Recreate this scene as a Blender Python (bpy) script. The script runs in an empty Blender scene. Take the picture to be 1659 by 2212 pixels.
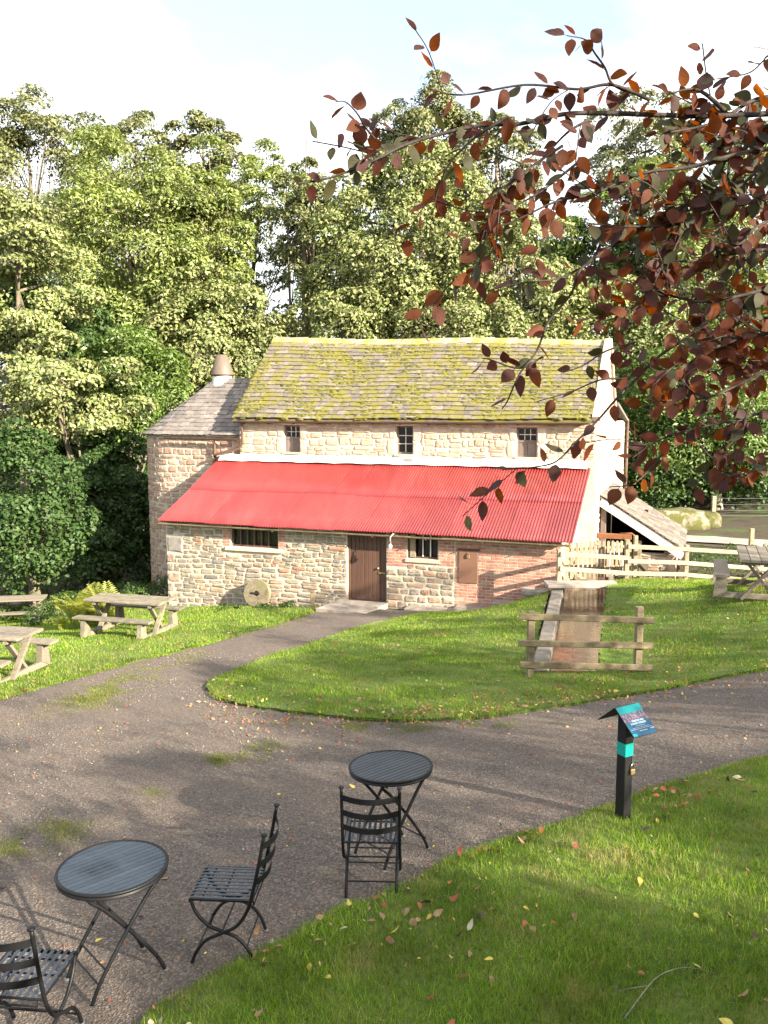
import bpy, math, random
import numpy as np
from mathutils import Vector, Matrix, noise as mnoise
from mathutils.geometry import delaunay_2d_cdt
random.seed(11)
rng = np.random.default_rng(11)
S = bpy.context.scene
COL = S.collection
R = math.radians

# ------------------------------------------------------------------ camera, sky, sun, exposure
F, CX, CY, PITCH = 1850.0, 829.5, 1106.0, R(6.8)
EYE = np.array([0.0, 0.0, 5.0])
cam = bpy.data.cameras.new('camera')
camo = bpy.data.objects.new('camera', cam)
COL.objects.link(camo)
camo.location = EYE
camo.rotation_euler = (R(90) - PITCH, 0, 0)
cam.sensor_fit = 'VERTICAL'
cam.sensor_height = 24
cam.lens = 24 * F / 2212
cam.clip_end = 2000
cam.clip_start = 0.05
S.camera = camo

SUN_EL = R(22)
SUN_AZ = math.atan2(.77, -.64)            # from +Y towards +X
SUN = Vector((math.sin(SUN_AZ) * math.cos(SUN_EL), math.cos(SUN_AZ) * math.cos(SUN_EL), math.sin(SUN_EL)))
W = bpy.data.worlds.new('World')
S.world = W
W.use_nodes = True
wt = W.node_tree
wt.nodes.clear()
def wn(t, **k):
    n = wt.nodes.new(t)
    for a, b in k.items(): setattr(n, a, b)
    return n
sky = wn('ShaderNodeTexSky', sky_type='NISHITA', sun_disc=False)
sky.sun_elevation = SUN_EL
sky.sun_rotation = SUN_AZ
sky.altitude = 100
sky.air_density = 1.0
sky.dust_density = 1.2
sky.ozone_density = 1.0
tc = wn('ShaderNodeTexCoord')
mp = wn('ShaderNodeMapping')
mp.inputs['Scale'].default_value = (1.0, 1.0, 2.2)
mp.inputs['Location'].default_value = (12.33, 5.49, 7.67)
cn = wn('ShaderNodeTexNoise')
cn.inputs['Scale'].default_value = 1.7
cn.inputs['Detail'].default_value = 7
cn.inputs['Roughness'].default_value = .5
cr = wn('ShaderNodeValToRGB')
cr.color_ramp.elements[0].position = .36
cr.color_ramp.elements[0].color = (.22, .22, .22, 1)
cr.color_ramp.elements[1].position = .50
cr.color_ramp.elements[1].color = (.92, .92, .92, 1)
mix = wn('ShaderNodeMix', data_type='RGBA')
mix.inputs[7].default_value = (4.4, 4.45, 4.5, 1)
bg = wn('ShaderNodeBackground')
bg.inputs['Strength'].default_value = 0.1
wo = wn('ShaderNodeOutputWorld')
L = wt.links.new
L(tc.outputs['Generated'], mp.inputs['Vector'])
L(mp.outputs[0], cn.inputs['Vector'])
L(cn.outputs['Fac'], cr.inputs[0])
L(cr.outputs[0], mix.inputs[0])
L(sky.outputs[0], mix.inputs[6])
L(mix.outputs[2], bg.inputs['Color'])
L(bg.outputs[0], wo.inputs['Surface'])
sl = bpy.data.lights.new('sun', 'SUN')
sl.energy = 5.0
sl.angle = R(.55)
sl.color = (1, .90, .74)
so = bpy.data.objects.new('sun', sl)
COL.objects.link(so)
so.rotation_euler = SUN.to_track_quat('Z', 'Y').to_euler()
so.location = (20, -30, 30)
S.view_settings.view_transform = 'Standard'
S.view_settings.look = 'None'
S.view_settings.gamma = 1
S.view_settings.use_curve_mapping = False
S.view_settings.exposure = 2.08
S.cycles.max_bounces = 8
S.cycles.diffuse_bounces = 3
S.cycles.transparent_max_bounces = 8
S.cycles.sample_clamp_indirect = 6

# ------------------------------------------------------------------ materials
def M(name, pal, rough=.8, scale=4.0, nmix=(.75, 1.2), bump=.25, bscale=30.0, rnd=True, moss=None,
      metal=0.0, spec=.4, transl=0.0, stretch=None, jit=.12, local=False, wave=None, fine=None):
    """palette picked by a per-object / per-island random number (rnd) or by noise; brightness noise; optional moss and translucency"""
    m = bpy.data.materials.new(name)
    m.use_nodes = True
    t = m.node_tree
    t.nodes.clear()
    def N(ty, **k):
        n = t.nodes.new(ty)
        for a, b in k.items(): setattr(n, a, b)
        return n
    K = t.links.new
    out = N('ShaderNodeOutputMaterial')
    bs = N('ShaderNodeBsdfPrincipled')
    bs.inputs['Roughness'].default_value = rough
    bs.inputs['Metallic'].default_value = metal
    bs.inputs['Specular IOR Level'].default_value = spec
    if local:
        src = N('ShaderNodeTexCoord').outputs['Object']
    else:
        src = N('ShaderNodeNewGeometry').outputs['Position']
    if stretch:
        mpn = N('ShaderNodeMapping')
        mpn.inputs['Scale'].default_value = stretch
        K(src, mpn.inputs['Vector'])
        src = mpn.outputs[0]
    n1 = N('ShaderNodeTexNoise')
    n1.inputs['Scale'].default_value = scale
    n1.inputs['Detail'].default_value = 6
    n1.inputs['Roughness'].default_value = .62
    K(src, n1.inputs['Vector'])
    oi = N('ShaderNodeObjectInfo')
    ge = N('ShaderNodeNewGeometry')
    ad = N('ShaderNodeMath', operation='ADD')
    fr = N('ShaderNodeMath', operation='FRACT')
    K(oi.outputs['Random'], ad.inputs[0])
    K(ge.outputs['Random Per Island'], ad.inputs[1])
    K(ad.outputs[0], fr.inputs[0])
    ramp = N('ShaderNodeValToRGB')
    el = ramp.color_ramp.elements
    while len(el) < len(pal): el.new(.5)
    for i, c in enumerate(pal):
        el[i].position = (i / max(1, len(pal) - 1)) if rnd else .3 + .4 * i / max(1, len(pal) - 1)
        el[i].color = (*c, 1)
    K(fr.outputs[0] if rnd else n1.outputs['Fac'], ramp.inputs[0])
    col = ramp.outputs[0]
    mr = N('ShaderNodeMapRange')
    mr.inputs['From Min'].default_value = .3
    mr.inputs['From Max'].default_value = .7
    mr.inputs['To Min'].default_value = nmix[0]
    mr.inputs['To Max'].default_value = nmix[1]
    K(n1.outputs['Fac'], mr.inputs['Value'])
    val = mr.outputs[0]
    if jit:
        wnz = N('ShaderNodeTexWhiteNoise', noise_dimensions='1D')
        K(fr.outputs[0], wnz.inputs['W'])
        mj = N('ShaderNodeMapRange')
        mj.inputs['To Min'].default_value = 1 - jit
        mj.inputs['To Max'].default_value = 1 + jit
        K(wnz.outputs['Value'], mj.inputs['Value'])
        mu = N('ShaderNodeMath', operation='MULTIPLY')
        K(val, mu.inputs[0]); K(mj.outputs[0], mu.inputs[1])
        val = mu.outputs[0]
    hs = N('ShaderNodeHueSaturation')
    K(col, hs.inputs['Color']); K(val, hs.inputs['Value'])
    col = hs.outputs[0]
    if fine:                                  # (scale, colour list, amount): speckle of single grains
        vo = N('ShaderNodeTexVoronoi')
        vo.inputs['Scale'].default_value = fine[0]
        K(src, vo.inputs['Vector'])
        fr2 = N('ShaderNodeValToRGB')
        e2 = fr2.color_ramp.elements
        while len(e2) < len(fine[1]): e2.new(.5)
        for i, c in enumerate(fine[1]):
            e2[i].position = i / (len(fine[1]) - 1); e2[i].color = (*c, 1)
        K(vo.outputs['Color'], fr2.inputs[0])
        mx = N('ShaderNodeMix', data_type='RGBA')
        mx.inputs[0].default_value = fine[2]
        K(col, mx.inputs[6]); K(fr2.outputs[0], mx.inputs[7])
        col = mx.outputs[2]
    if moss:                                  # (colour, scale, threshold, softness)
        n2 = N('ShaderNodeTexNoise')
        n2.inputs['Scale'].default_value = moss[1]
        n2.inputs['Detail'].default_value = 5
        n2.inputs['Roughness'].default_value = .7
        K(src, n2.inputs['Vector'])
        m2 = N('ShaderNodeMapRange')
        m2.inputs['From Min'].default_value = moss[2]
        m2.inputs['From Max'].default_value = moss[2] + moss[3]
        K(n2.outputs['Fac'], m2.inputs['Value'])
        mx = N('ShaderNodeMix', data_type='RGBA')
        K(m2.outputs[0], mx.inputs[0])
        K(col, mx.inputs[6])
        mx.inputs[7].default_value = (*moss[0], 1)
        col = mx.outputs[2]
    K(col, bs.inputs['Base Color'])
    if bump:
        nb = N('ShaderNodeTexNoise')
        nb.inputs['Scale'].default_value = bscale
        nb.inputs['Detail'].default_value = 4
        K(src, nb.inputs['Vector'])
        bp = N('ShaderNodeBump')
        bp.inputs['Strength'].default_value = bump
        bp.inputs['Distance'].default_value = .02
        h = nb.outputs['Fac']
        if fine:
            a2 = N('ShaderNodeMath', operation='ADD')
            K(h, a2.inputs[0]); K(vo.outputs['Distance'], a2.inputs[1])
            h = a2.outputs[0]
        K(h, bp.inputs['Height'])
        K(bp.outputs[0], bs.inputs['Normal'])
    sh = bs.outputs[0]
    if transl:
        tr = N('ShaderNodeBsdfTranslucent')
        hs2 = N('ShaderNodeHueSaturation')
        hs2.inputs['Saturation'].default_value = 1.25
        hs2.inputs['Value'].default_value = 1.6
        K(col, hs2.inputs['Color'])
        K(hs2.outputs[0], tr.inputs['Color'])
        ms = N('ShaderNodeMixShader')
        ms.inputs[0].default_value = transl
        K(sh, ms.inputs[1]); K(tr.outputs[0], ms.inputs[2])
        sh = ms.outputs[0]
    K(sh, out.inputs['Surface'])
    return m

MT = {
 'stone_pale': M('pale_sandstone', [(.50,.40,.27),(.47,.345,.25),(.54,.455,.31),(.41,.30,.22),(.51,.42,.295)], .9, 5, (.8,1.15), .5, 25),
 'stone_grey': M('grey_rubble', [(.29,.235,.17),(.23,.205,.165),(.35,.28,.195),(.26,.22,.17),(.31,.225,.16),(.225,.205,.185),(.34,.19,.125),(.38,.31,.22)], .9, 6, (.7,1.2), .5, 30, moss=((.17,.17,.07),1.3,.62,.12)),
 'stone_pink': M('pink_rubble', [(.42,.28,.20),(.38,.23,.17),(.46,.33,.24),(.34,.20,.15),(.43,.31,.23),(.30,.19,.15)], .9, 6, (.7,1.2), .55, 30),
 'brick': M('old_red_brick', [(.40,.16,.105),(.45,.215,.15),(.33,.13,.09),(.48,.28,.20),(.41,.19,.13)], .88, 8, (.75,1.2), .4, 60),
 'mortar': M('lime_mortar', [(.46,.40,.32),(.53,.465,.375)], .95, 7, (.75,1.1), .6, 40, rnd=False),
 'lime': M('lime_fillet', [(.62,.56,.48),(.72,.67,.58)], .95, 5, (.85,1.08), .5, 30, rnd=False),
 'dressed': M('dressed_sandstone', [(.56,.45,.34),(.50,.37,.29),(.58,.48,.37)], .9, 6, (.85,1.1), .25, 40),
 'slate_mossy': M('stone_slate', [(.140,.118,.096),(.180,.150,.122),(.118,.100,.084),(.225,.190,.155),(.150,.126,.104)], .92, 7, (.65,1.3), .5, 40, moss=((.165,.145,.026),2.6,.45,.12)),
 'slate_grey': M('grey_slate', [(.165,.14,.122),(.205,.175,.155),(.135,.117,.105),(.235,.20,.175)], .8, 6, (.75,1.2), .35, 40, moss=((.20,.18,.07),1.5,.64,.1)),
 'slate_buff': M('buff_slate', [(.145,.12,.10),(.185,.155,.13),(.115,.095,.08),(.215,.18,.15)], .9, 6, (.75,1.2), .4, 40),
 'ridge': M('ridge_stone', [(.36,.29,.20),(.30,.24,.17),(.40,.34,.24)], .9, 6, (.75,1.2), .4, 30, moss=((.27,.24,.05),3,.47,.1)),
 'moss': M('roof_moss', [(.115,.108,.016),(.155,.142,.022),(.084,.082,.013),(.18,.158,.03)], .95, 9, (.6,1.3), .9, 70, jit=.25),
 'red': M('red_roof_paint', [(.225,.024,.024),(.275,.032,.030)], .36, 3.2, (.74,1.16), .05, 8, jit=.15, spec=.6, stretch=(1.3,.35,.6), moss=((.33,.062,.056),1.8,.50,.35)),
 'brown': M('brown_paint', [(.082,.040,.026),(.098,.050,.033)], .6, 6, (.8,1.2), .1, 20, jit=.1, stretch=(6,6,.6)),
 'frame': M('taupe_window_paint', [(.17,.13,.115),(.19,.15,.13)], .6, 8, (.9,1.1), .05, 20),
 'gutter': M('brown_gutter', [(.10,.055,.04),(.12,.07,.05)], .5, 5, (.7,1.2), .1, 20),
 'white': M('off_white_paint', [(.70,.66,.60),(.75,.72,.66)], .6, 9, (.85,1.08), .1, 20),
 'wood': M('weathered_wood', [(.175,.145,.108),(.21,.175,.13),(.15,.124,.093)], .85, 5, (.65,1.25), .4, 18, stretch=(3,3,9)),
 'wood_mossy': M('weathered_mossy_wood', [(.165,.128,.075),(.205,.16,.094),(.135,.105,.062)], .88, 5, (.6,1.3), .5, 22, moss=((.20,.20,.08),4,.60,.1)),
 'wood_green': M('greened_picnic_wood', [(.17,.147,.105),(.20,.175,.122),(.145,.126,.09)], .85, 6, (.65,1.25), .4, 22, moss=((.24,.25,.09),3,.58,.14)),
 'picket': M('pale_picket_wood', [(.25,.20,.13),(.29,.235,.155),(.22,.175,.115)], .85, 7, (.7,1.2), .35, 25),
 'black': M('black_metal', [(.005,.005,.006),(.007,.007,.008)], .5, 30, (.8,1.2), .08, 90, spec=.28),
 'black_sky_tint': M('black_slat_sky_tint', [(.018,.026,.038),(.024,.034,.049)], .34, 25, (.8,1.2), .08, 60, spec=.6),  # black slats, with a blue tint painted in for the sky's reflection
 'postblack': M('matt_black_paint', [(.006,.006,.006),(.007,.007,.007)], .6, 20, (.9,1.1), .05, 60, spec=.3),
 'foot': M('grey_foot_cap', [(.10,.10,.095),(.12,.12,.11)], .5, 20, (.9,1.1), 0),
 'teal': M('teal_band', [(.0,.25,.21),(.0,.26,.22)], .5, 20, (.97,1.03), 0, spec=.4),
 'teal2': M('bright_teal_print', [(.0,.27,.28),(.0,.28,.29)], .35, 20, (.97,1.03), 0),
 'blue': M('blue_print', [(.012,.075,.15),(.013,.08,.16)], .35, 20, (.97,1.03), 0),
 'print_white': M('pale_print', [(.30,.41,.47),(.33,.43,.50)], .4, 20, (.97,1.03), 0),
 'print_photo': M('flower_print', [(.05,.08,.05),(.12,.15,.11),(.04,.07,.07),(.17,.07,.17),(.26,.23,.26),(.08,.03,.10),(.09,.13,.08)], .5, 42, (.7,1.3), 0, rnd=False),
 'brass': M('brass', [(.38,.27,.12),(.42,.30,.14)], .45, 20, (.8,1.2), .05, 60, metal=.8),
 'steel': M('steel', [(.5,.5,.5),(.55,.55,.55)], .3, 20, (.9,1.1), 0, metal=1),
 'glass': M('dark_window_glass', [(.012,.013,.014),(.016,.017,.018)], .08, 3, (.9,1.1), .02, 2, spec=.5),
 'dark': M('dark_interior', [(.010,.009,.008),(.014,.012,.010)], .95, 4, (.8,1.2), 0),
 'tin': M('rusty_tin_cowl', [(.115,.085,.064),(.135,.10,.075)], .55, 5, (.8,1.15), .1, 20, stretch=(4,4,1), metal=.1),
 'rust': M('rusty_iron', [(.17,.065,.027),(.22,.09,.036),(.13,.05,.022)], .8, 8, (.7,1.3), .4, 40, rnd=False),
 'concrete': M('worn_concrete', [(.27,.225,.185),(.33,.28,.23)], .9, 5, (.75,1.2), .3, 40, rnd=False),
 'millstone': M('millstone_grit', [(.15,.12,.08),(.185,.15,.10)], .95, 8, (.7,1.25), .7, 40, rnd=False, moss=((.15,.15,.05),4,.52,.12)),
 'rock': M('mossy_rock', [(.17,.15,.115),(.23,.20,.155)], .95, 2.5, (.7,1.25), .7, 12, rnd=False, moss=((.085,.085,.02),1.6,.42,.1)),
 'kerb': M('weathered_kerb', [(.165,.14,.112),(.205,.175,.14),(.14,.12,.095)], .9, 5, (.65,1.25), .5, 24, moss=((.20,.19,.10),4,.62,.1)),
 'soil': M('woodland_soil', [(.050,.037,.024),(.070,.050,.033),(.038,.042,.016)], .95, 1.2, (.7,1.25), .6, 9, rnd=False, moss=((.06,.09,.018),.45,.52,.1)),
 'gravel': M('trodden_gravel', [(.115,.088,.072),(.155,.122,.100),(.178,.122,.086),(.150,.122,.103)], .95, .8, (.62,1.3), 1.0, 70, rnd=False, moss=((.125,.13,.045),.75,.665,.10),
             fine=(70, [(.028,.033,.029),(.105,.086,.074),(.165,.128,.100),(.36,.305,.26)], .70)),
 'road': M('pale_road', [(.33,.29,.25),(.40,.36,.31)], .95, 1.5, (.8,1.15), .5, 30, rnd=False),
 'turf': M('mown_turf', [(.052,.100,.008),(.080,.135,.012),(.100,.120,.026),(.048,.095,.008)], .95, 1.6, (.6,1.35), .9, 45, rnd=False),
 'grass': M('grass_blades', [(.115,.215,.010),(.155,.265,.013),(.080,.155,.009),(.21,.285,.028),(.29,.28,.085)], .5, 1.3, (.55,1.4), 0, rnd=True, transl=.3, jit=.4, spec=.35, moss=((.27,.25,.085),1.5,.55,.13)),
 'mossgrass': M('low_moss_tufts', [(.13,.155,.028),(.17,.175,.04),(.10,.14,.02)], .8, 3, (.7,1.25), 0, transl=.3, jit=.2),
 'bark': M('tree_bark', [(.125,.098,.070),(.16,.13,.095)], .95, 5, (.6,1.3), .8, 12, rnd=False, moss=((.13,.14,.05),2,.55,.1)),
 'bark_pale': M('pale_bark', [(.36,.31,.22),(.44,.38,.28)], .95, 4, (.6,1.25), .6, 12, rnd=False),
 'twig': M('beech_twig', [(.026,.018,.015),(.036,.026,.020)], .8, 20, (.7,1.3), .3, 60, rnd=False),
 'twig_pale': M('dead_twig', [(.22,.19,.16),(.27,.24,.21)], .85, 20, (.7,1.2), .3, 60, rnd=False),
 'wire': M('fence_wire', [(.16,.16,.155),(.2,.2,.195)], .6, 20, (.9,1.1), 0, metal=.8),
 'fern': M('fern_frond', [(.26,.27,.055),(.20,.24,.04),(.34,.31,.09)], .6, 6, (.75,1.2), 0, transl=.4, jit=.2),
}
LEAF = {
 'ash':      M('ash_leaf', [(.180,.225,.058),(.225,.265,.080),(.145,.190,.045),(.29,.305,.12)], .45, .45, (.72,1.25), 0, transl=.22, jit=.22, spec=.5),
 'ash_deep': M('deep_ash_leaf', [(.100,.165,.030),(.130,.190,.038),(.080,.135,.026),(.16,.205,.05)], .45, .45, (.75,1.2), 0, transl=.20, jit=.22, spec=.5),
 'sycamore': M('sycamore_leaf', [(.170,.210,.065),(.23,.255,.095),(.120,.160,.042),(.30,.30,.14),(.185,.20,.065)], .58, .5, (.72,1.2), 0, transl=.12, jit=.25, spec=.35),
 'olive':    M('olive_leaf', [(.145,.165,.060),(.185,.195,.082),(.110,.13,.045),(.205,.195,.088)], .45, .5, (.75,1.2), 0, transl=.14, jit=.22, spec=.5),
 'dark':     M('dark_evergreen_leaf', [(.035,.075,.016),(.050,.095,.022),(.028,.06,.014),(.07,.105,.028)], .58, .8, (.75,1.25), 0, transl=.18, jit=.25, spec=.35),
 'under':    M('undergrowth_leaf', [(.045,.085,.016),(.065,.105,.022),(.035,.065,.014)], .5, .8, (.7,1.25), 0, transl=.25, jit=.25),
}
BEECH = [
 M('copper_leaf_purple', [(.055,.019,.015),(.075,.027,.019),(.044,.017,.014)], .55, 40, (.75,1.2), .25, 300, transl=.40, jit=.2, local=False, spec=.3),
 M('copper_leaf_rust', [(.105,.030,.013),(.135,.042,.015),(.085,.024,.015)], .55, 40, (.75,1.2), .25, 300, transl=.52, jit=.2, spec=.3),
 M('copper_leaf_green', [(.034,.036,.014),(.050,.042,.014),(.028,.032,.015)], .55, 40, (.75,1.2), .25, 300, transl=.30, jit=.2, spec=.3),
]
FALLEN = {
 'rusty red': M('fallen_rusty_leaf', [(.30,.085,.035),(.36,.11,.05),(.24,.06,.03)], .7, 40, (.75,1.2), .2, 200, transl=.15),
 'tan': M('fallen_tan_leaf', [(.29,.165,.085),(.34,.205,.115),(.24,.135,.072)], .7, 40, (.75,1.2), .2, 200, transl=.15),
 'yellow': M('fallen_yellow_leaf', [(.52,.40,.07),(.58,.47,.14),(.48,.34,.05)], .7, 40, (.8,1.2), .2, 200, transl=.2),
 'pale cream': M('fallen_pale_leaf', [(.38,.32,.22),(.43,.37,.27),(.34,.28,.19)], .7, 40, (.8,1.15), .2, 200, transl=.15),
 'dark brown': M('fallen_dark_leaf', [(.060,.038,.028),(.085,.052,.036)], .8, 40, (.75,1.2), .2, 200),
}
def water_material():
    m = bpy.data.materials.new('brown_mill_water')
    m.use_nodes = True
    t = m.node_tree
    b = t.nodes['Principled BSDF']
    b.inputs['Base Color'].default_value = (.105, .060, .034, 1)
    b.inputs['Roughness'].default_value = .06
    b.inputs['IOR'].default_value = 1.33
    g = t.nodes.new('ShaderNodeNewGeometry')
    mpn = t.nodes.new('ShaderNodeMapping'); mpn.inputs['Scale'].default_value = (2.2, 6.5, 1)
    n = t.nodes.new('ShaderNodeTexNoise'); n.inputs['Scale'].default_value = 2.2; n.inputs['Detail'].default_value = 3
    bp = t.nodes.new('ShaderNodeBump'); bp.inputs['Strength'].default_value = .16; bp.inputs['Distance'].default_value = .03
    K = t.links.new
    K(g.outputs['Position'], mpn.inputs[0]); K(mpn.outputs[0], n.inputs['Vector'])
    K(n.outputs['Fac'], bp.inputs['Height']); K(bp.outputs[0], b.inputs['Normal'])
    return m
MT['water'] = water_material()

# ------------------------------------------------------------------ helpers
class MB:
    """collects shapes, links them as ONE mesh object"""
    def __init__(s): s.v = []; s.f = []
    def add(s, vs, fs):
        o = len(s.v)
        s.v += [tuple(map(float, p)) for p in vs]
        s.f += [tuple(i + o for i in f) for f in fs]
        return s
    def box(s, x0, x1, y0, y1, z0, z1):
        return s.add([(x0,y0,z0),(x1,y0,z0),(x1,y1,z0),(x0,y1,z0),(x0,y0,z1),(x1,y0,z1),(x1,y1,z1),(x0,y1,z1)],
                     [(0,3,2,1),(4,5,6,7),(0,1,5,4),(1,2,6,5),(2,3,7,6),(3,0,4,7)])
    def bbox(s, x0, x1, y0, y1, z0, z1, b=.006, jit=0):
        """box with chamfered long edges (cross-section octagon along its longest axis)"""
        d = (x1-x0, y1-y0, z1-z0); ax = d.index(max(d)); o = [a for a in range(3) if a != ax]
        lo = (x0,y0,z0); hi = (x1,y1,z1)
        b = min(b, .3*d[o[0]], .3*d[o[1]])
        a0,a1 = lo[o[0]],hi[o[0]]; c0,c1 = lo[o[1]],hi[o[1]]
        ring = [(a0+b,c0),(a1-b,c0),(a1,c0+b),(a1,c1-b),(a1-b,c1),(a0+b,c1),(a0,c1-b),(a0,c0+b)]
        vs = []
        for e in (lo[ax], hi[ax]):
            for (p, q) in ring:
                w = [0,0,0]; w[ax] = e + random.uniform(-jit, jit); w[o[0]] = p + random.uniform(-jit, jit)*.3; w[o[1]] = q + random.uniform(-jit, jit)*.3
                vs.append(w)
        fs = [(i, (i+1)%8, 8+(i+1)%8, 8+i) for i in range(8)] + [tuple(range(7,-1,-1)), tuple(range(8,16))]
        if ax == 1: fs = [f[::-1] for f in fs]
        return s.add(vs, fs)
    def beam(s, p0, p1, w, h, up=(0,0,1), ch=.005):
        p0, p1, up = Vector(p0), Vector(p1), Vector(up)
        d = (p1-p0); ln = d.length; d.normalize()
        x = d.cross(up).normalized(); z = x.cross(d).normalized()
        m = Matrix((( x.x,d.x,z.x,p0.x),(x.y,d.y,z.y,p0.y),(x.z,d.z,z.z,p0.z),(0,0,0,1)))
        t = MB()
        if ch and ln > max(w, h): t.bbox(-w/2,w/2,0,ln,-h/2,h/2,ch)
        else: t.box(-w/2,w/2,0,ln,-h/2,h/2)
        return s.add([m @ Vector(v) for v in t.v], t.f)
    def tube(s, pts, r, n=8, caps=True, flat=1.0):
        pts = [Vector(p) for p in pts]; k = len(pts)
        rs = [r]*k if not hasattr(r, '__len__') else list(r)
        nrm = None; vs = []
        for i, p in enumerate(pts):
            t = (pts[min(i+1,k-1)] - pts[max(i-1,0)])
            if t.length < 1e-9: t = Vector((0,0,1))
            t.normalize()
            if nrm is None:
                nrm = t.orthogonal().normalized()
            else:
                nrm = (nrm - t*nrm.dot(t))
                nrm = nrm.normalized() if nrm.length > 1e-6 else t.orthogonal().normalized()
            bn = t.cross(nrm)
            for j in range(n):
                a = 2*math.pi*j/n
                vs.append(p + (nrm*math.cos(a) + bn*math.sin(a)*flat)*rs[i])
        fs = [(i*n+j, i*n+(j+1)%n, (i+1)*n+(j+1)%n, (i+1)*n+j) for i in range(k-1) for j in range(n)]
        if caps: fs += [tuple(range(n-1,-1,-1)), tuple(range((k-1)*n, k*n))]
        return s.add(vs, fs)
    def lathe(s, prof, n=20, c=(0,0,0), caps=True):
        vs = [(c[0]+r*math.cos(2*math.pi*j/n), c[1]+r*math.sin(2*math.pi*j/n), c[2]+z) for (r,z) in prof for j in range(n)]
        k = len(prof)
        fs = [(i*n+j, i*n+(j+1)%n, (i+1)*n+(j+1)%n, (i+1)*n+j) for i in range(k-1) for j in range(n)]
        if caps: fs += [tuple(range(n-1,-1,-1)), tuple(range((k-1)*n, k*n))]
        return s.add(vs, fs)
    def prism(s, poly, axis, a, b):
        """poly: 2D points in the plane across axis (0:yz,1:xz,2:xy), extruded a..b"""
        n = len(poly)
        def P(q, t): return (t,q[0],q[1]) if axis==0 else (q[0],t,q[1]) if axis==1 else (q[0],q[1],t)
        vs = [P(q,a) for q in poly] + [P(q,b) for q in poly]
        fs = [(i,(i+1)%n,n+(i+1)%n,n+i) for i in range(n)] + [tuple(range(n-1,-1,-1)), tuple(range(n,2*n))]
        return s.add(vs, fs)
    def mesh(s, name, mat, smooth=False):
        me = bpy.data.meshes.new(name)
        me.from_pydata(s.v, [], s.f)
        me.materials.append(mat)
        if smooth:
            me.polygons.foreach_set('use_smooth', [True]*len(me.polygons))
        return me
    def build(s, name, mat, parent=None, smooth=False):
        return link(name, s.mesh(name, mat, smooth), parent)

def link(name, me, parent=None, mw=None):
    o = bpy.data.objects.new(name, me)
    COL.objects.link(o)
    if parent: o.parent = parent
    if mw is not None: o.matrix_local = mw
    return o
def np_mesh(name, V, Fc, mat, smooth=False):
    """V (n,3); Fc (m,k) of equal-size faces"""
    me = bpy.data.meshes.new(name)
    V = np.ascontiguousarray(V, dtype=np.float32); Fc = np.ascontiguousarray(Fc, dtype=np.int32)
    m, k = Fc.shape
    me.vertices.add(len(V)); me.vertices.foreach_set('co', V.ravel())
    me.loops.add(m*k); me.loops.foreach_set('vertex_index', Fc.ravel())
    me.polygons.add(m)
    me.polygons.foreach_set('loop_start', np.arange(0, m*k, k, dtype=np.int32))
    me.polygons.foreach_set('loop_total', np.full(m, k, dtype=np.int32))
    if smooth: me.polygons.foreach_set('use_smooth', np.ones(m, dtype=bool))
    me.materials.append(mat)
    me.update(calc_edges=True)
    return me
def thing(name, label, cat, loc=(0,0,0), rz=0, group=None):
    o = bpy.data.objects.new(name, None)
    o.empty_display_size = .2
    COL.objects.link(o)
    o.location = loc; o.rotation_euler = (0,0,rz)
    return tag(o, label, cat, group)
def tag(o, label, cat, group=None):
    o['label'] = label; o['category'] = cat
    if group: o['group'] = group
    return o
def structure(o): o['kind'] = 'structure'; return o
def stuff(o): o['kind'] = 'stuff'; return o
def copy_tree(o, parent=None):
    c = o.copy(); COL.objects.link(c)
    if parent is not None: c.parent = parent
    for ch in list(o.children): copy_tree(ch, c)
    return c
def pieces(items, variants, name, parent, cap=300, rank=None):
    """items: (matrix, variant index). The cap that show largest become objects, the rest ONE stuff part."""
    if rank: items = sorted(items, key=rank)
    for m, vi in items[:cap]:
        link(name, variants[vi % len(variants)], parent, m)
    rest = items[cap:]
    if rest:
        mb = MB()
        for m, vi in rest:
            me = variants[vi % len(variants)]
            mb.add([m @ v.co for v in me.vertices], [tuple(p.vertices) for p in me.polygons])
        stuff(mb.build(name + '_courses', variants[0].materials[0], parent))
def basis(c, x, y, z):
    c, x, y, z = Vector(c), Vector(x), Vector(y), Vector(z)
    return Matrix(((x.x,y.x,z.x,c.x),(x.y,y.y,z.y,c.y),(x.z,y.z,z.z,c.z),(0,0,0,1)))

# pixel helpers (photo scaled to 1659 x 2212)
def ray(px, py):
    x = (px-CX)/F; y = -(py-CY)/F
    return np.array([x, math.cos(PITCH)+y*math.sin(PITCH), -math.sin(PITCH)+y*math.cos(PITCH)])
def atz(px, py, z):
    d = ray(px, py); return EYE + d*((z-EYE[2])/d[2])
def aty(px, py, Y):
    d = ray(px, py); return EYE + d*(Y/d[1])

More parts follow.
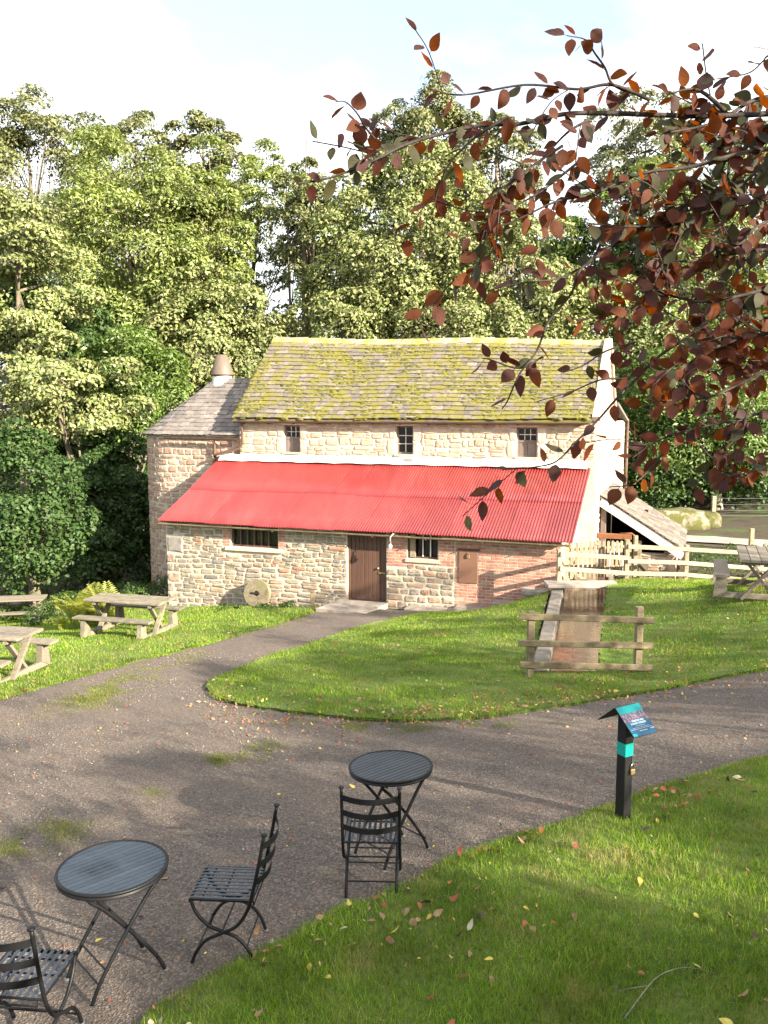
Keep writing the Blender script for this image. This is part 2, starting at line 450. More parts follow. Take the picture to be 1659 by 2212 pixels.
# ------------------------------------------------------------------ terrain
CTRL = np.array([
 (.09,6.5,1.45),(-1.67,4.98,1.46),(2.04,6.9,1.50),(1.5,4,1.62),(3,4.5,1.80),(-1,5.3,1.46),(0,6,1.46),
 (-.46,21.0,0),(-6.1,23.2,-.5),(-3,22.0,-.2),(2.5,20.3,.15),(3.6,19.9,.55),
 (2.2,13.1,.82),(4.0,13.1,.86),(3.0,16.5,.86),(4.6,16.5,.98),(5.4,19.5,.95),(3.9,19.4,.86),
 (6.9,15.6,1.55),(4.6,9.6,1.5),(8,10.5,1.8),(2.5,10.5,1.2),(0,12,.85),(-2.6,12.4,.75),(0,16.5,.45),(-2,17,.25),
 (-5.9,13.6,.66),(-5.4,17.9,.22),(-10.8,24.5,-1.25),(-9,20,-.35),(-4,9,1.1),(-7.5,27.2,-1.0),(-8.5,29,-1.4),
 (6.2,18.3,1.18),(8.5,18.2,1.32),(10,16,1.65),(7.8,21.5,.48),(10.3,22.7,.05),(6.2,21.0,.82),
 (9,26,.1),(12,31,.2),(11.5,34,.3),(16,30,.6),(7.5,31,0),
 (0,0,1.8),(-6,0,1.6),(8,2,2.2),(0,-8,2.0),(15,0,2.6),(-15,5,.9),(-16,15,-.2),(16,15,2.2),(18,23,1.2),
 (-4,34,-1.2),(-15,34,-2.2),(25,36,1.6),(-22,25,-1.5),(-30,5,0),(30,10,3),(10,-15,2.5),(-15,-12,1.5),(25,-15,3)])
def tps_fit(P):
    n = len(P); d = np.hypot(P[:,None,0]-P[None,:,0], P[:,None,1]-P[None,:,1])
    K = np.where(d > 0, d*d*np.log(d+1e-9), 0) + np.eye(n)*.6
    Q = np.c_[np.ones(n), P[:,:2]]
    A = np.block([[K,Q],[Q.T,np.zeros((3,3))]])
    return np.linalg.solve(A, np.r_[P[:,2], 0,0,0])
TW = tps_fit(CTRL)
def T(x, y):
    x = np.asarray(x, float); y = np.asarray(y, float)
    xs = np.clip(x, -32, 32); ys = np.clip(y, -16, 40)
    d = np.hypot(xs[...,None]-CTRL[:,0], ys[...,None]-CTRL[:,1])
    z = (np.where(d > 0, d*d*np.log(d+1e-9), 0)*TW[:len(CTRL)]).sum(-1) + TW[-3] + TW[-2]*xs + TW[-1]*ys
    z = np.clip(z, -2.6, 4)
    far = np.clip((y-38)/30, 0, 1)
    z = z + 7*far*far*(3-2*far)
    return z
def Tz(x, y): return float(T(x, y))
def hit(px, py):
    d = ray(px, py)
    t = np.arange(2, 70, .05)
    p = EYE + d*t[:,None]
    below = np.nonzero(p[:,2] < T(p[:,0], p[:,1]))[0]
    return p[below[0]] if len(below) else p[-1]

# mill race in plan
RL = [(2.62,13.24),(4.36,20.2),(6.2,24.4)]
RR = [(3.38,13.24),(5.36,20.2),(7.5,24.1)]
RACE = RL + RR[::-1]
WATER_Z = .70
def inside(poly, x, y):
    c = np.zeros(np.shape(x), bool); n = len(poly)
    for i in range(n):
        x0,y0 = poly[i]; x1,y1 = poly[(i+1)%n]
        if y0 == y1: continue
        k = ((y0 > y) != (y1 > y)) & (x < (x1-x0)*(y-y0)/(y1-y0)+x0)
        c ^= k
    return c
def resample(poly, step, jit=0.0, closed=True):
    out = []; n = len(poly)
    for i in range(n if closed else n-1):
        a = np.array(poly[i]); b = np.array(poly[(i+1)%n]); d = b-a; ln = np.hypot(*d)
        k = max(1, int(ln/step)); nrm = np.array([-d[1], d[0]])/max(ln,1e-9)
        for j in range(k):
            p = a + d*j/k
            if j and jit: p = p + nrm*random.uniform(-jit, jit)
            out.append((float(p[0]), float(p[1])))
    if not closed: out.append(tuple(map(float, poly[-1])))
    return out
def sheet(name, poly, lift, mat, grid, skirt=.0, step=.3, jit=0.0, holes=(), bumpy=0.0):
    """terrain-following sheet bounded by poly, with a turned-down edge"""
    bd = resample(poly, step, jit)
    hb = [resample(h, step) for h in holes]
    xs = [p[0] for p in bd]; ys = [p[1] for p in bd]
    gx, gy = np.meshgrid(np.arange(min(xs), max(xs), grid), np.arange(min(ys), max(ys), grid))
    gx = (gx + rng.uniform(-.2,.2,gx.shape)*grid).ravel(); gy = (gy + rng.uniform(-.2,.2,gy.shape)*grid).ravel()
    k = inside(bd, gx, gy)
    for h in hb: k &= ~inside(h, gx, gy)
    pts = [Vector(p) for p in bd]
    edges = [(i, (i+1)%len(bd)) for i in range(len(bd))]
    for h in hb:
        o = len(pts); pts += [Vector(p) for p in h]
        edges += [(o+i, o+(i+1)%len(h)) for i in range(len(h))]
    nb = len(pts)
    pts += [Vector((float(a), float(b))) for a, b in zip(gx[k], gy[k])]
    V, E, Fc, *_ = delaunay_2d_cdt(pts, edges, [], 0, 1e-5)
    V = np.array([tuple(v) for v in V]); tri = np.array([f for f in Fc if len(f)==3])
    c = V[tri].mean(1)
    k = inside(bd, c[:,0], c[:,1])
    for h in hb: k &= ~inside(h, c[:,0], c[:,1])
    tri = tri[k]
    z = T(V[:,0], V[:,1]) + lift
    if bumpy:
        z = z + np.array([mnoise.noise((x*1.1, y*1.1, 3.3)) for x, y in V])*bumpy + np.array([mnoise.noise((x*4, y*4, 1.3)) for x, y in V])*bumpy*.35
    P = np.c_[V, z]
    if skirt:
        e = np.sort(np.r_[tri[:,[0,1]], tri[:,[1,2]], tri[:,[2,0]]], axis=1)
        u, cnt = np.unique(e, axis=0, return_counts=True); u = u[cnt==1]
        o = len(P); idx = np.unique(u); mp_ = {int(i): o+j for j, i in enumerate(idx)}
        low = P[idx].copy(); low[:,2] -= skirt
        P = np.r_[P, low]
        sk = []
        for a, b in u: sk += [(a, b, mp_[int(b)]), (a, mp_[int(b)], mp_[int(a)])]
        tri = np.r_[tri, np.array(sk)]
    n = np.cross(P[tri[:,1]]-P[tri[:,0]], P[tri[:,2]]-P[tri[:,0]])
    flip = n[:,2] < -1e-9
    tri[flip] = tri[flip][:,::-1]
    return link(name, np_mesh(name, P, tri, mat, smooth=(skirt == 0)))

# ground to the horizon
gx = np.r_[np.linspace(-400,-36,14), np.arange(-34,34.1,.5), np.linspace(36,400,14)]
gy = np.r_[np.linspace(-300,-20,10), np.arange(-18,70.1,.5), np.linspace(75,600,16)]
GX, GY = np.meshgrid(gx, gy)
GZ = T(GX, GY) - .03
nx = len(gx)
idx = np.arange(GX.size).reshape(GX.shape)
q = np.stack([idx[:-1,:-1], idx[:-1,1:], idx[1:,1:], idx[1:,:-1]], -1).reshape(-1,4)
RACE_D = [(2.35,12.9),(4.05,20.2),(6.0,24.6),(7.8,24.4),(5.7,20.2),(3.7,12.9)]
# the ground steps down under the race; lawn edges and kerb cover the step
dr = inside(RACE_D, GX, GY)
GZ[dr] -= .75
structure(link('ground', np_mesh('ground', np.c_[GX.ravel(), GY.ravel(), GZ.ravel()], q, MT['soil'], True)))

def hits(l): return [tuple(hit(*p)[:2]) for p in l]
front_edge = hits([(326,2212),(412,2165),(487,2116),(562,2075),(622,2056),(680,2015),(740,1980),(800,1958),(860,1935),(910,1908),(960,1880),(1050,1848),(1150,1806),(1270,1772),(1330,1748),(1400,1718),(1500,1690),(1600,1660),(1659,1645)])
LAWN_F = front_edge + [(5.6,8.9),(9.5,10.6),(11,9),(11,-3),(-3.0,-3),(-2.2,2.5),(-1.7,3.4)]
isl_low = hits([(445,1492),(470,1513),(510,1525),(560,1535),(640,1545),(700,1551),(760,1557),(830,1562),(890,1563),(950,1562),(1020,1556),(1100,1548),(1180,1536),(1250,1525),(1330,1510),(1400,1500),(1500,1480),(1600,1462),(1659,1452)])
isl_up = hits([(455,1478),(520,1447),(600,1416),(700,1386),(780,1358),(850,1340)])
kerb_out = [(2.30,13.0),(3.98,20.05)]
LAWN_I = isl_low + [(8.5,12.2),(14,14.0),(15,19),(11.2,19.6),(9.4,19.4),(7.6,19.9),(6.5,20.3),(5.62,20.4)] + [(5.39,20.2),(3.40,13.24),(2.62,13.20),(2.30,13.2),(3.86,19.55),(3.5,19.75),(2.2,20.25),(1.1,20.65)] + isl_up[::-1]
left_edge = hits([(-80,1535),(0,1514),(55,1500),(108,1485),(165,1469),(217,1452),(272,1440),(325,1425),(370,1415),(406,1406),(449,1393),(500,1378),(540,1366),(600,1350),(660,1330),(692,1319)])
LAWN_L = left_edge + [(-1.4,21.45),(-3.0,22.25),(-6.0,23.4),(-6.3,24.5),(-8.2,27.8),(-12,29),(-20,28),(-20,12)]
GRAVEL = [(-22,-3),(14,-3),(14,14.5),(11.3,15.5),(8,15.2),(6,17.5),(4.9,16.8),(3.86,12.95),(2.2,12.95),(2.2,15),(3.3,19.9),(1,20.9),(-1.6,21.7),(-4,22.5),(-6,23),(-9,20),(-22,14)]
structure(sheet('gravel_path', GRAVEL, .012, MT['gravel'], .28, bumpy=.025))
structure(sheet('lawn', LAWN_F, .045, MT['turf'], .25, .07, .09, .025, bumpy=.02))
structure(sheet('lawn', LAWN_I, .05, MT['turf'], .3, .09, .09, .028, bumpy=.02))
structure(sheet('lawn', LAWN_L, .05, MT['turf'], .4, .08, .15, .02, bumpy=.02))
road_px = [(1478,1158),(1540,1160),(1600,1165),(1700,1170),(1760,1180),(1760,1196),(1659,1184),(1600,1178),(1540,1174),(1470,1170)]
structure(sheet('road', [tuple(hit(*p)[:2]) for p in road_px], .03, MT['road'], .4))

# water, bed and edges of the race
w = MB()
wl = [(2.60,13.2),(4.34,20.2),(6.2,24.5),(7.55,24.2),(5.40,20.2),(3.42,13.2)]
w.add([(x,y,WATER_Z) for x, y in wl], [(5,4,1,0),(4,3,2,1)])
for f in range(len(w.f)): w.f[f] = w.f[f]
structure(w.build('water', MT['water']))
b = MB().add([(x,y,.3) for x, y in wl], [(0,1,4,5)[::-1],(1,2,3,4)[::-1]])
structure(b.build('race_bed', MT['soil']))
# earth bank under the lawn edge on the right, and at the head of the race
bk = MB()
for a, c in (((3.39,13.22),(5.37,20.2)),((5.37,20.2),(7.5,24.1)),((2.3,13.22),(3.42,13.21))):
    bk.beam((a[0]+.06,a[1],.50), (c[0]+.06,c[1],.50), .13, .72)
structure(bk.build('race_bank', MT['soil']))
kt = thing('race_kerb', 'long pale weathered kerb edging the left side of the mill race', 'kerb', (2.46,13.2,.3))
def race_left(t): return np.array(RL[0])*(1-t) + np.array(RL[1])*t
cuts = [0,.13,.34,.52,.71,.87,1.0]
for i in range(6):
    a = race_left(cuts[i]+.003); c = race_left(cuts[i+1]-.003)
    off = np.array([-.14,.034])
    a, c = a+off, c+off
    h = .93 + random.uniform(-.012,.012)
    MB().beam((a[0]-2.46,a[1]-13.2,h-.55), (c[0]-2.46,c[1]-13.2,h-.55+.03), .25, .5, ch=.02).build('kerb_stone', MT['kerb'], kt)

# ------------------------------------------------------------------ stone / brick / slate variants
def stone_variant(seed, mat, jit=.10, bulge=.22):
    r = random.Random(seed); mb = MB()
    base = [(-.5,-.5),(-.17,-.5),(.17,-.5),(.5,-.5),(.5,0),(.5,.5),(.17,.5),(-.17,.5),(-.5,.5),(-.5,0)]
    o = []
    for (x, z) in base:
        corner = abs(x) == .5 and abs(z) == .5
        k = 1 - (r.uniform(0, .16) if corner else 0)
        o.append(((x*k) + r.uniform(-jit,0)*.45*(1 if x > 0 else -1 if x < 0 else 0), z*k + r.uniform(-jit,0)*.7*(1 if z > 0 else -1 if z < 0 else 0)))
    n = len(o)
    v = [(x,.5,z) for x, z in o] + [(x,-.5+bulge,z) for x, z in o] + [(x*.84,-.5+r.uniform(-.1,.06),z*.76) for x, z in o] + [(r.uniform(-.1,.1),-.52+r.uniform(-.1,.05),r.uniform(-.1,.1))]
    f = []
    for i in range(n):
        j = (i+1) % n
        f += [(i,j,n+j,n+i)[::-1], (n+i,n+j,2*n+j,2*n+i)[::-1], (2*n+i,2*n+j,3*n)[::-1]]
    mb.add(v, f)
    return mb.mesh('stone', mat)
def brick_variant(seed, mat):
    r = random.Random(seed)
    j = lambda a: a + r.uniform(-.02,.02)
    v = []
    for y, k in ((.5,1),(-.3,1),(-.5,.95)):
        for x, z in ((-.5,-.5),(.5,-.5),(.5,.5),(-.5,.5)):
            v.append((j(x*k), y, j(z*(k if k==1 else .88))))
    f = [(8,9,10,11)]
    for a in (0,4):
        for i in range(4): f.append((a+i, a+4+i, a+4+(i+1)%4, a+(i+1)%4)[::-1])
    return MB().add(v, f).mesh('brick', mat)
def slate_variant(seed, mat):
    r = random.Random(seed)
    lo = [(-.5, -.5+r.uniform(0,.07)), (-.2, -.5+r.uniform(-.05,.05)), (.15, -.5+r.uniform(-.05,.06)), (.5, -.5+r.uniform(0,.08))]
    o = lo + [(.5+r.uniform(-.03,0),.5), (-.5+r.uniform(0,.03),.5)]
    n = 6
    v = [(x,y,0) for x,y in o] + [(x,y,.8+r.uniform(0,.3)) for x,y in o]
    f = [tuple(range(n,2*n)), tuple(range(n-1,-1,-1))] + [(i,(i+1)%n,n+(i+1)%n,n+i) for i in range(n)]
    return MB().add(v, f).mesh('slate', mat)
VAR = {k: [stone_variant(i*7+3, MT[k]) for i in range(12)] for k in ('stone_pale','stone_grey','stone_pink')}
VAR['dressed'] = [stone_variant(i+50, MT['dressed'], .03, .12) for i in range(5)]
VAR['brick'] = [brick_variant(i, MT['brick']) for i in range(6)]
for k in ('slate_mossy','slate_grey','slate_buff'): VAR[k] = [slate_variant(i, MT[k]) for i in range(8)]

def rubble(x0, x1, z0, z1, hr=(.09,.2), wr=(.16,.48), holes=(), gap=.018, wav=.02, split=.18):
    """irregular coursed rubble as rectangles (cx, cz, w, h), clear of the holes"""
    out = []
    z = z0
    while z < z1-.03:
        h = min(random.uniform(*hr), z1-z)
        x = x0
        while x < x1-.03:
            wd = min(random.uniform(*wr)*(1.0 if h < .15 else .85), x1-x)
            if x1-(x+wd) < .08: wd = x1-x
            cells = [(z, h)]
            if h > .13 and random.random() < split:
                k = random.uniform(.4,.6); cells = [(z, h*k), (z+h*k, h*(1-k))]
            for (zz, hh) in cells:
                a, b2 = x, x+wd
                ok = True
                for (hx0,hx1,hz0,hz1) in holes:
                    if zz+hh > hz0+.01 and zz < hz1-.01 and b2 > hx0+.005 and a < hx1-.005:
                        if a < hx0 and hx0-a > .07: b2 = hx0
                        elif b2 > hx1 and b2-hx1 > .07: a = hx1
                        else: ok = False
                if ok:
                    wv = wav*math.sin(3.1*(a+b2)/2 + 5*zz)
                    out.append(((a+b2)/2, zz+hh/2+wv, b2-a-gap, hh-gap))
            x += wd
        z += h
    return out
def coursed(x0, x1, z0, z1, w_, h_, holes=(), gap=.015):
    out = []; row = 0; z = z0
    while z < z1-.02:
        h = min(h_, z1-z); x = x0 - (w_/2 if row % 2 else 0)
        while x < x1-.02:
            a, b2 = max(x, x0), min(x+w_, x1)
            ok = b2-a > .03
            for (hx0,hx1,hz0,hz1) in holes:
                if z+h > hz0+.01 and z < hz1-.01 and b2 > hx0+.005 and a < hx1-.005:
                    if a < hx0 and hx0-a > .05: b2 = hx0
                    elif b2 > hx1 and b2-hx1 > .05: a = hx1
                    else: ok = False
            if ok: out.append(((a+b2)/2, z+h/2, b2-a-gap, h-gap))
            x += w_
        z += h; row += 1
    return out
def wall_items(rects, yface, depth=.10, proud=.022, axis='front', xface=0, sink=None):
    """rects on a wall face -> piece matrices. front: face looks to -y; right: face looks to +x (rect x runs along y)"""
    it = []
    for (cx, cz, w_, h_) in rects:
        p = proud*random.uniform(.5,1.3)
        if axis == 'front':
            c = (cx, yface - p + depth/2, cz); m = basis(c, (w_,0,0), (0,depth,0), (0,0,h_))
        else:
            c = (xface + p - depth/2, cx, cz); m = basis(c, (0,w_,0), (-depth,0,0), (0,0,h_))
        if random.random() < .5 and depth > .09:
            m = m @ Matrix.Diagonal((-1,1,-1,1))
        it.append((m, random.randrange(60)))
    return it
def holed_wall(x0, x1, z0, z1, y0, y1, holes):
    """wall slab with rectangular openings and their reveals"""
    xs = sorted({x0,x1} | {h[0] for h in holes} | {h[1] for h in holes}); zs = sorted({z0,z1} | {h[2] for h in holes} | {h[3] for h in holes})
    mb = MB()
    def solid(i, k):
        if not (0 <= i < len(xs)-1 and 0 <= k < len(zs)-1): return False
        cx, cz = (xs[i]+xs[i+1])/2, (zs[k]+zs[k+1])/2
        return not any(h[0] < cx < h[1] and h[2] < cz < h[3] for h in holes)
    for i in range(len(xs)-1):
        for k in range(len(zs)-1):
            if not solid(i,k): continue
            a,b2,c,d = xs[i],xs[i+1],zs[k],zs[k+1]
            v = [(a,y0,c),(b2,y0,c),(b2,y0,d),(a,y0,d),(a,y1,c),(b2,y1,c),(b2,y1,d),(a,y1,d)]
            f = [(0,1,2,3),(7,6,5,4)]
            if not solid(i-1,k): f.append((4,0,3,7))
            if not solid(i+1,k): f.append((1,5,6,2))
            if not solid(i,k-1): f.append((4,5,1,0))
            if not solid(i,k+1): f.append((3,2,6,7))
            mb.add(v, f)
    return mb
def slate_items(eave, ridge, rows, wr, thick, n_samples=200, lap=1.55, over=0.0):
    """courses of slates between two curves eave(s), ridge(s), s in 0..1"""
    it = []
    for i in range(rows):
        t = (i+.5)/rows
        P = [Vector(eave(k/n_samples)).lerp(Vector(ridge(k/n_samples)), t) for k in range(n_samples+1)]
        cum = [0]
        for k in range(n_samples): cum.append(cum[-1] + (P[k+1]-P[k]).length)
        tot = cum[-1]
        x = -random.uniform(0, wr[1])
        while x < tot:
            w_ = random.uniform(*wr)
            a, b2 = max(x,0), min(x+w_, tot)
            x += w_
            if b2-a < .06: continue
            mid = (a+b2)/2
            k = min(max(np.searchsorted(cum, mid)-1, 0), n_samples-1)
            u = (mid-cum[k])/max(cum[k+1]-cum[k],1e-9); s = (k+u)/n_samples
            p = P[k].lerp(P[k+1], u)
            ex = (P[k+1]-P[k]).normalized()
            e, r_ = Vector(eave(s)), Vector(ridge(s))
            up = (r_-e); ln = up.length/rows; up.normalize()
            up = (up - ex*up.dot(ex)).normalized()
            nz = ex.cross(up)
            if nz.z < 0: nz = -nz
            tilt = (thick*1.15)/ln
            upt = (up - nz*tilt).normalized()
            nzt = (nz + up*tilt).normalized()
            c = p + up*(.25*ln) + nz*(thick*.9 + random.uniform(0,.006))
            it.append((basis(c, ex*(b2-a-.008), upt*(ln*lap*random.uniform(.95,1.05)), nzt*thick*random.uniform(.8,1.3)), random.randrange(80)))
    return it

# ------------------------------------------------------------------ the mill (local frame: x along the front to the right, y back)
TH = math.atan2(-.339,.943)
O = np.array([-5.04,26.9,0.0])
UX = np.array([math.cos(TH), math.sin(TH), 0]); UB = np.array([-math.sin(TH), math.cos(TH), 0])
def loc(x, y, z=0.0): return O + UX*x + UB*y + np.array([0,0,z])
def unloc(p): d = np.array(p)-O; return float(d@UX), float(d@UB), float(p[2])
ORG = tuple(O)

# ---- main house
house = thing('mill_house', 'two-storey pale sandstone mill with a moss-covered stone slate roof', 'mill', ORG, TH)
X0, X1, DEP, YR = .6, 11.42, 5.2, 2.6
def ridge_z(x): return 7.28 - .030*(x-X0)
WINS = [(2.10,2.65,3.72,4.54),(5.72,6.24,3.72,4.54),(9.25,9.82,3.70,4.52)]
fw = holed_wall(X0, X1, -1.2, 4.80, 0, .45, WINS).build('front_wall', MT['mortar'], house)
surr = []
for (a,b2,c,d) in WINS:                       # dressed stones round the windows
    k = random.uniform(.22,.3)
    surr += [(a-k,a-.004,c-.02,c+.45),(a-.2,a-.004,c+.45,d+.0),(b2+.004,b2+k,c+.0,c+.38),(b2+.004,b2+.24,c+.38,d+.0),(a-.28,b2+.24,d+.004,d+.20)]
rects = rubble(X0+.02, X1-.02, 3.66, 4.76, (.08,.25), (.16,.6), holes=[(a,b2,c,d) for a,b2,c,d in WINS]+surr, gap=.012, wav=.03, split=.3)
pieces(wall_items(rects, 0, .10, .02), VAR['stone_pale'], 'stone', fw, 290, rank=lambda m: -m[0].col[0].length*m[0].col[2].length)
for (a,b2,c,d) in surr:
    link('dressed_stone', VAR['dressed'][random.randrange(5)], fw, basis(((a+b2)/2, .03, (c+d)/2), (b2-a-.012,0,0), (0,.1,0), (0,0,d-c-.012)))
rw = MB()
rw.prism([(0.002,-1.2),(DEP,-1.2),(DEP,4.80),(YR,ridge_z(X1)-.12),(0.002,4.80)], 0, X1-.44, X1)
gw = rw.build('gable_wall', MT['mortar'], house)
grects = [r_ for r_ in rubble(.05, DEP-.05, 1.0, 7.0, (.12,.26), (.22,.6), split=.1) if r_[1]+r_[3]/2 < 4.75 + min(r_[0]-.1, DEP-.1-r_[0])*.86 - .05 and not (r_[0] > 1.2 and r_[1] < 2.3)]
pieces(wall_items(grects, 0, .10, .018, 'right', X1), VAR['stone_pale'], 'stone', gw, 200, rank=lambda m: -m[0].col[0].length*m[0].col[2].length)
lw = MB().prism([(0.002,-1.6),(DEP,-1.6),(DEP,4.80),(YR,ridge_z(X0)-.12),(0.002,4.80)], 0, X0, X0+.4).build('end_wall', MT['mortar'], house)
MB().box(X0+.41, X1-.45, DEP-.4, DEP, -1.6, 4.8).build('back_wall', MT['mortar'], house)
MB().box(X0+.41, X1-.45, .46, DEP-.41, 2.6, 2.7).build('upper_floor', MT['dark'], house)
# coping (skew) stones along the right gable
sk = MB()
for side in (0,1):
    n = 7
    for i in range(n):
        y0_, y1_ = (-.12 + (YR+.12)*i/n, -.12 + (YR+.12)*(i+1)/n) if side == 0 else (DEP+.12 - (YR+.12)*i/n, DEP+.12 - (YR+.12)*(i+1)/n)
        zf = lambda y: 4.80 + (YR-abs(y-YR))*(ridge_z(X1)-4.80)/YR
        cop = MB().beam((X1-.02, y0_, zf(y0_)+.06), (X1-.02, y1_, zf(y1_)+.06), .22, .15, up=(0,0,1), ch=.015)
        cop.build('coping_stone', MT['dressed'], house)
# roof
rf = MB()
def ev(s): x = X0-.12 + (X1-.14-X0+.12)*s; return (x, -.22, 4.72 + .02*math.sin(x*1.3))
def rg(s):
    x = X0+.30 + (X1-.14-X0-.30)*s
    x = X0-.12 + (X1-.14-X0+.12)*s
    return (x, YR, ridge_z(x) + .03*math.sin(x*.9+1))
va = [ev(0),ev(1),rg(1),rg(0)]
rf.add([Vector(v)-Vector((0,0,.03)) for v in va] + [Vector(v)-Vector((0,0,.10)) for v in va], [(0,1,2,3),(7,6,5,4),(0,4,5,1),(1,5,6,2),(2,6,7,3),(3,7,4,0)])
bz = [(va[0][0],DEP+.22,4.72),(va[1][0],DEP+.22,4.72)]
rf.add([bz[1],bz[0],(va[3][0],YR,va[3][2]-.02),(va[2][0],YR,va[2][2]-.02)], [(0,1,2,3)])
roof = rf.build('roof', MT['slate_mossy'], house)
items = slate_items(ev, rg, 20, (.22,.46), .022)
pieces(items, VAR['slate_mossy'], 'slate', roof, 300, rank=lambda m: m[0].translation.y)
x = X0-.12
while x < X1-.2:
    ln = min(random.uniform(.5,.75), X1-.14-x)
    h = ridge_z(x+ln/2) + .03*math.sin((x+ln/2)*.9+1)
    MB().prism([(YR-.18,h-.15),(YR,h+.03),(YR+.18,h-.15),(YR+.18,h-.07),(YR,h+.11),(YR-.18,h-.07)], 0, x+.006, x+ln-.006).build('ridge_stone', MT['ridge'], roof)
    x += ln
# moss cushions on the slates
mv, mf = [], []
nrm = Vector((0,-(ridge_z(5)-4.72),YR+.22)).normalized(); upv = Vector((0,YR+.22,ridge_z(5)-4.72)).normalized()
cnt = 0
for _ in range(30000):
    s, t = random.random(), random.random()
    p = Vector(ev(s)).lerp(Vector(rg(s)), t)
    g = .75*mnoise.fractal((p.x*.9, t*3.6+2.2, 5.1), .9, 2.0, 4) + .6*mnoise.noise((p.x*2.4, t*13, 2.7))
    if g < .05 + random.uniform(-.12,.22): continue
    cnt += 1
    if cnt > 6500: break
    rr = random.uniform(.025,.07)*(1.2 if g > .45 else 1); ex = random.uniform(1.2,2.4); hh = random.uniform(.011,.032)
    p = p + nrm*.03
    o = len(mv); n = 7; a0 = random.random()*6
    for ring, (k, h) in enumerate(((1,-.01),(.72,.7),(0.0,1.0))):
        if k == 0: mv.append(p + nrm*hh); continue
        for j in range(n):
            a = a0 + 2*math.pi*j/n; q_ = rr*k*random.uniform(.75,1.25)
            mv.append(p + Vector((1,0,0))*q_*ex*math.cos(a) + upv*q_*math.sin(a) + nrm*(hh*h if h > 0 else -.02))
    for j in range(n):
        jj = (j+1) % n
        mf += [(o+j,o+jj,o+n+jj), (o+j,o+n+jj,o+n+j), (o+n+j,o+n+jj,o+2*n)]
mo = link('moss', np_mesh('moss', np.array([tuple(v) for v in mv]), np.array(mf), MT['moss'], False), roof)
stuff(mo)
# gutter and brackets, downpipes
def half_gutter(x0, x1, y, z0, z1, r=.055):
    mb = MB(); n = 6
    pr = [(r*math.cos(math.pi+math.pi*k/n), r*math.sin(math.pi+math.pi*k/n)) for k in range(n+1)] + [(.82*r*math.cos(2*math.pi-math.pi*k/n), .82*r*math.sin(2*math.pi-math.pi*k/n)) for k in range(n+1)]
    v = [(x0,y+a,z0+c) for a,c in pr] + [(x1,y+a,z1+c) for a,c in pr]; m = len(pr)
    mb.add(v, [(i,(i+1)%m,m+(i+1)%m,m+i) for i in range(m)] + [tuple(range(m)), tuple(range(2*m-1,m-1,-1))])
    return mb
MB().box(X0-.05, X1-.3, -.03, -.005, 4.60, 4.70).build('fascia', MT['gutter'], house)
gu = half_gutter(X0-.1, X1-.22, -.20, 4.66, 4.66).build('gutter', MT['gutter'], house)
for k in range(13):
    xx = X0+.2 + k*.85
    MB().box(xx-.012, xx+.012, -.20, -.03, 4.575, 4.60).build('gutter_bracket', MT['gutter'], gu)
MB().tube([(X0+.12,-.18,4.62),(X0+.12,-.09,4.5),(X0+.12,-.08,3.95),(X0+.02,-.10,3.82),(X0-.75,-.16,3.62),(X0-.85,-.16,3.55)], .042, 8).build('downpipe', MT['gutter'], house, True)
for i, (a,b2,c,d) in enumerate(WINS):
    boards = i != 1
    fr_ = MB()
    y0_, y1_ = .13, .19
    fw_ = .045
    fr_.box(a+.002,a+fw_,y0_,y1_,c+.002,d-.002); fr_.box(b2-fw_,b2-.002,y0_,y1_,c+.002,d-.002)
    fr_.box(a+fw_,b2-fw_,y0_,y1_,d-fw_,d-.002); fr_.box(a+fw_,b2-fw_,y0_,y1_,c+.002,c+.06)
    zm = c + (d-c)*.53
    if boards: fr_.box(a+fw_,b2-fw_,y0_-.004,y1_,zm-.03,zm+.03)
    wi = fr_.build('window', MT['frame'], house)
    MB().box(a-.03,b2+.03,-.035,.12,c-.055,c-.002).build('sill', MT['dressed'], wi)
    zb = zm+.03 if boards else c+.06
    ncol, nrow = (3,2) if boards else (2,3)
    ww, hh = (b2-a-2*fw_)/ncol, (d-fw_-zb)/nrow
    for q_ in range(1,ncol): MB().box(a+fw_+q_*ww-.009, a+fw_+q_*ww+.009, y0_+.012, y1_-.012, zb, d-fw_).build('glazing_bar', MT['white'], wi)
    for q_ in range(1,nrow): MB().box(a+fw_, b2-fw_, y0_+.016, y1_-.016, zb+q_*hh-.009, zb+q_*hh+.009).build('glazing_bar', MT['white'], wi)
    for q_ in range(ncol):
        for k in range(nrow):
            MB().box(a+fw_+q_*ww+.009, a+fw_+(q_+1)*ww-.009, y0_+.028, y0_+.032, zb+k*hh+.009, zb+(k+1)*hh-.009).build('pane', MT['glass'], wi)
    if boards:
        for q_ in range(2):
            w2 = (b2-a-2*fw_)/2
            MB().bbox(a+fw_+q_*w2+.004, a+fw_+(q_+1)*w2-.004, y0_+.012, y0_+.03, c+.062, zm-.032, .006).build('shutter_panel', MT['frame'], wi)
# faint shutter high in the gable
sh_ = MB().box(X1+.012, X1+.05, .5, .86, 3.3, 4.25).build('gable_shutter', MT['dressed'], house)
# lime fillet where the lower roof meets the wall
fl = MB()
n = 40
vs = []
for k in range(n+1):
    xx = -.05 + (X1-.15)*k/n
    vs += [(xx,-.25,3.44+.012*math.sin(k*1.7)),(xx,-.012,3.64+.03*math.sin(k*2.1)+random.uniform(-.012,.012)),(xx,.02,3.40)]
fl.add(vs, [(3*i+a, 3*i+3+a, 3*i+3+(a+1)%3, 3*i+(a+1)%3) for i in range(n) for a in range(3)])
fl.build('lime_fillet', MT['lime'], house)
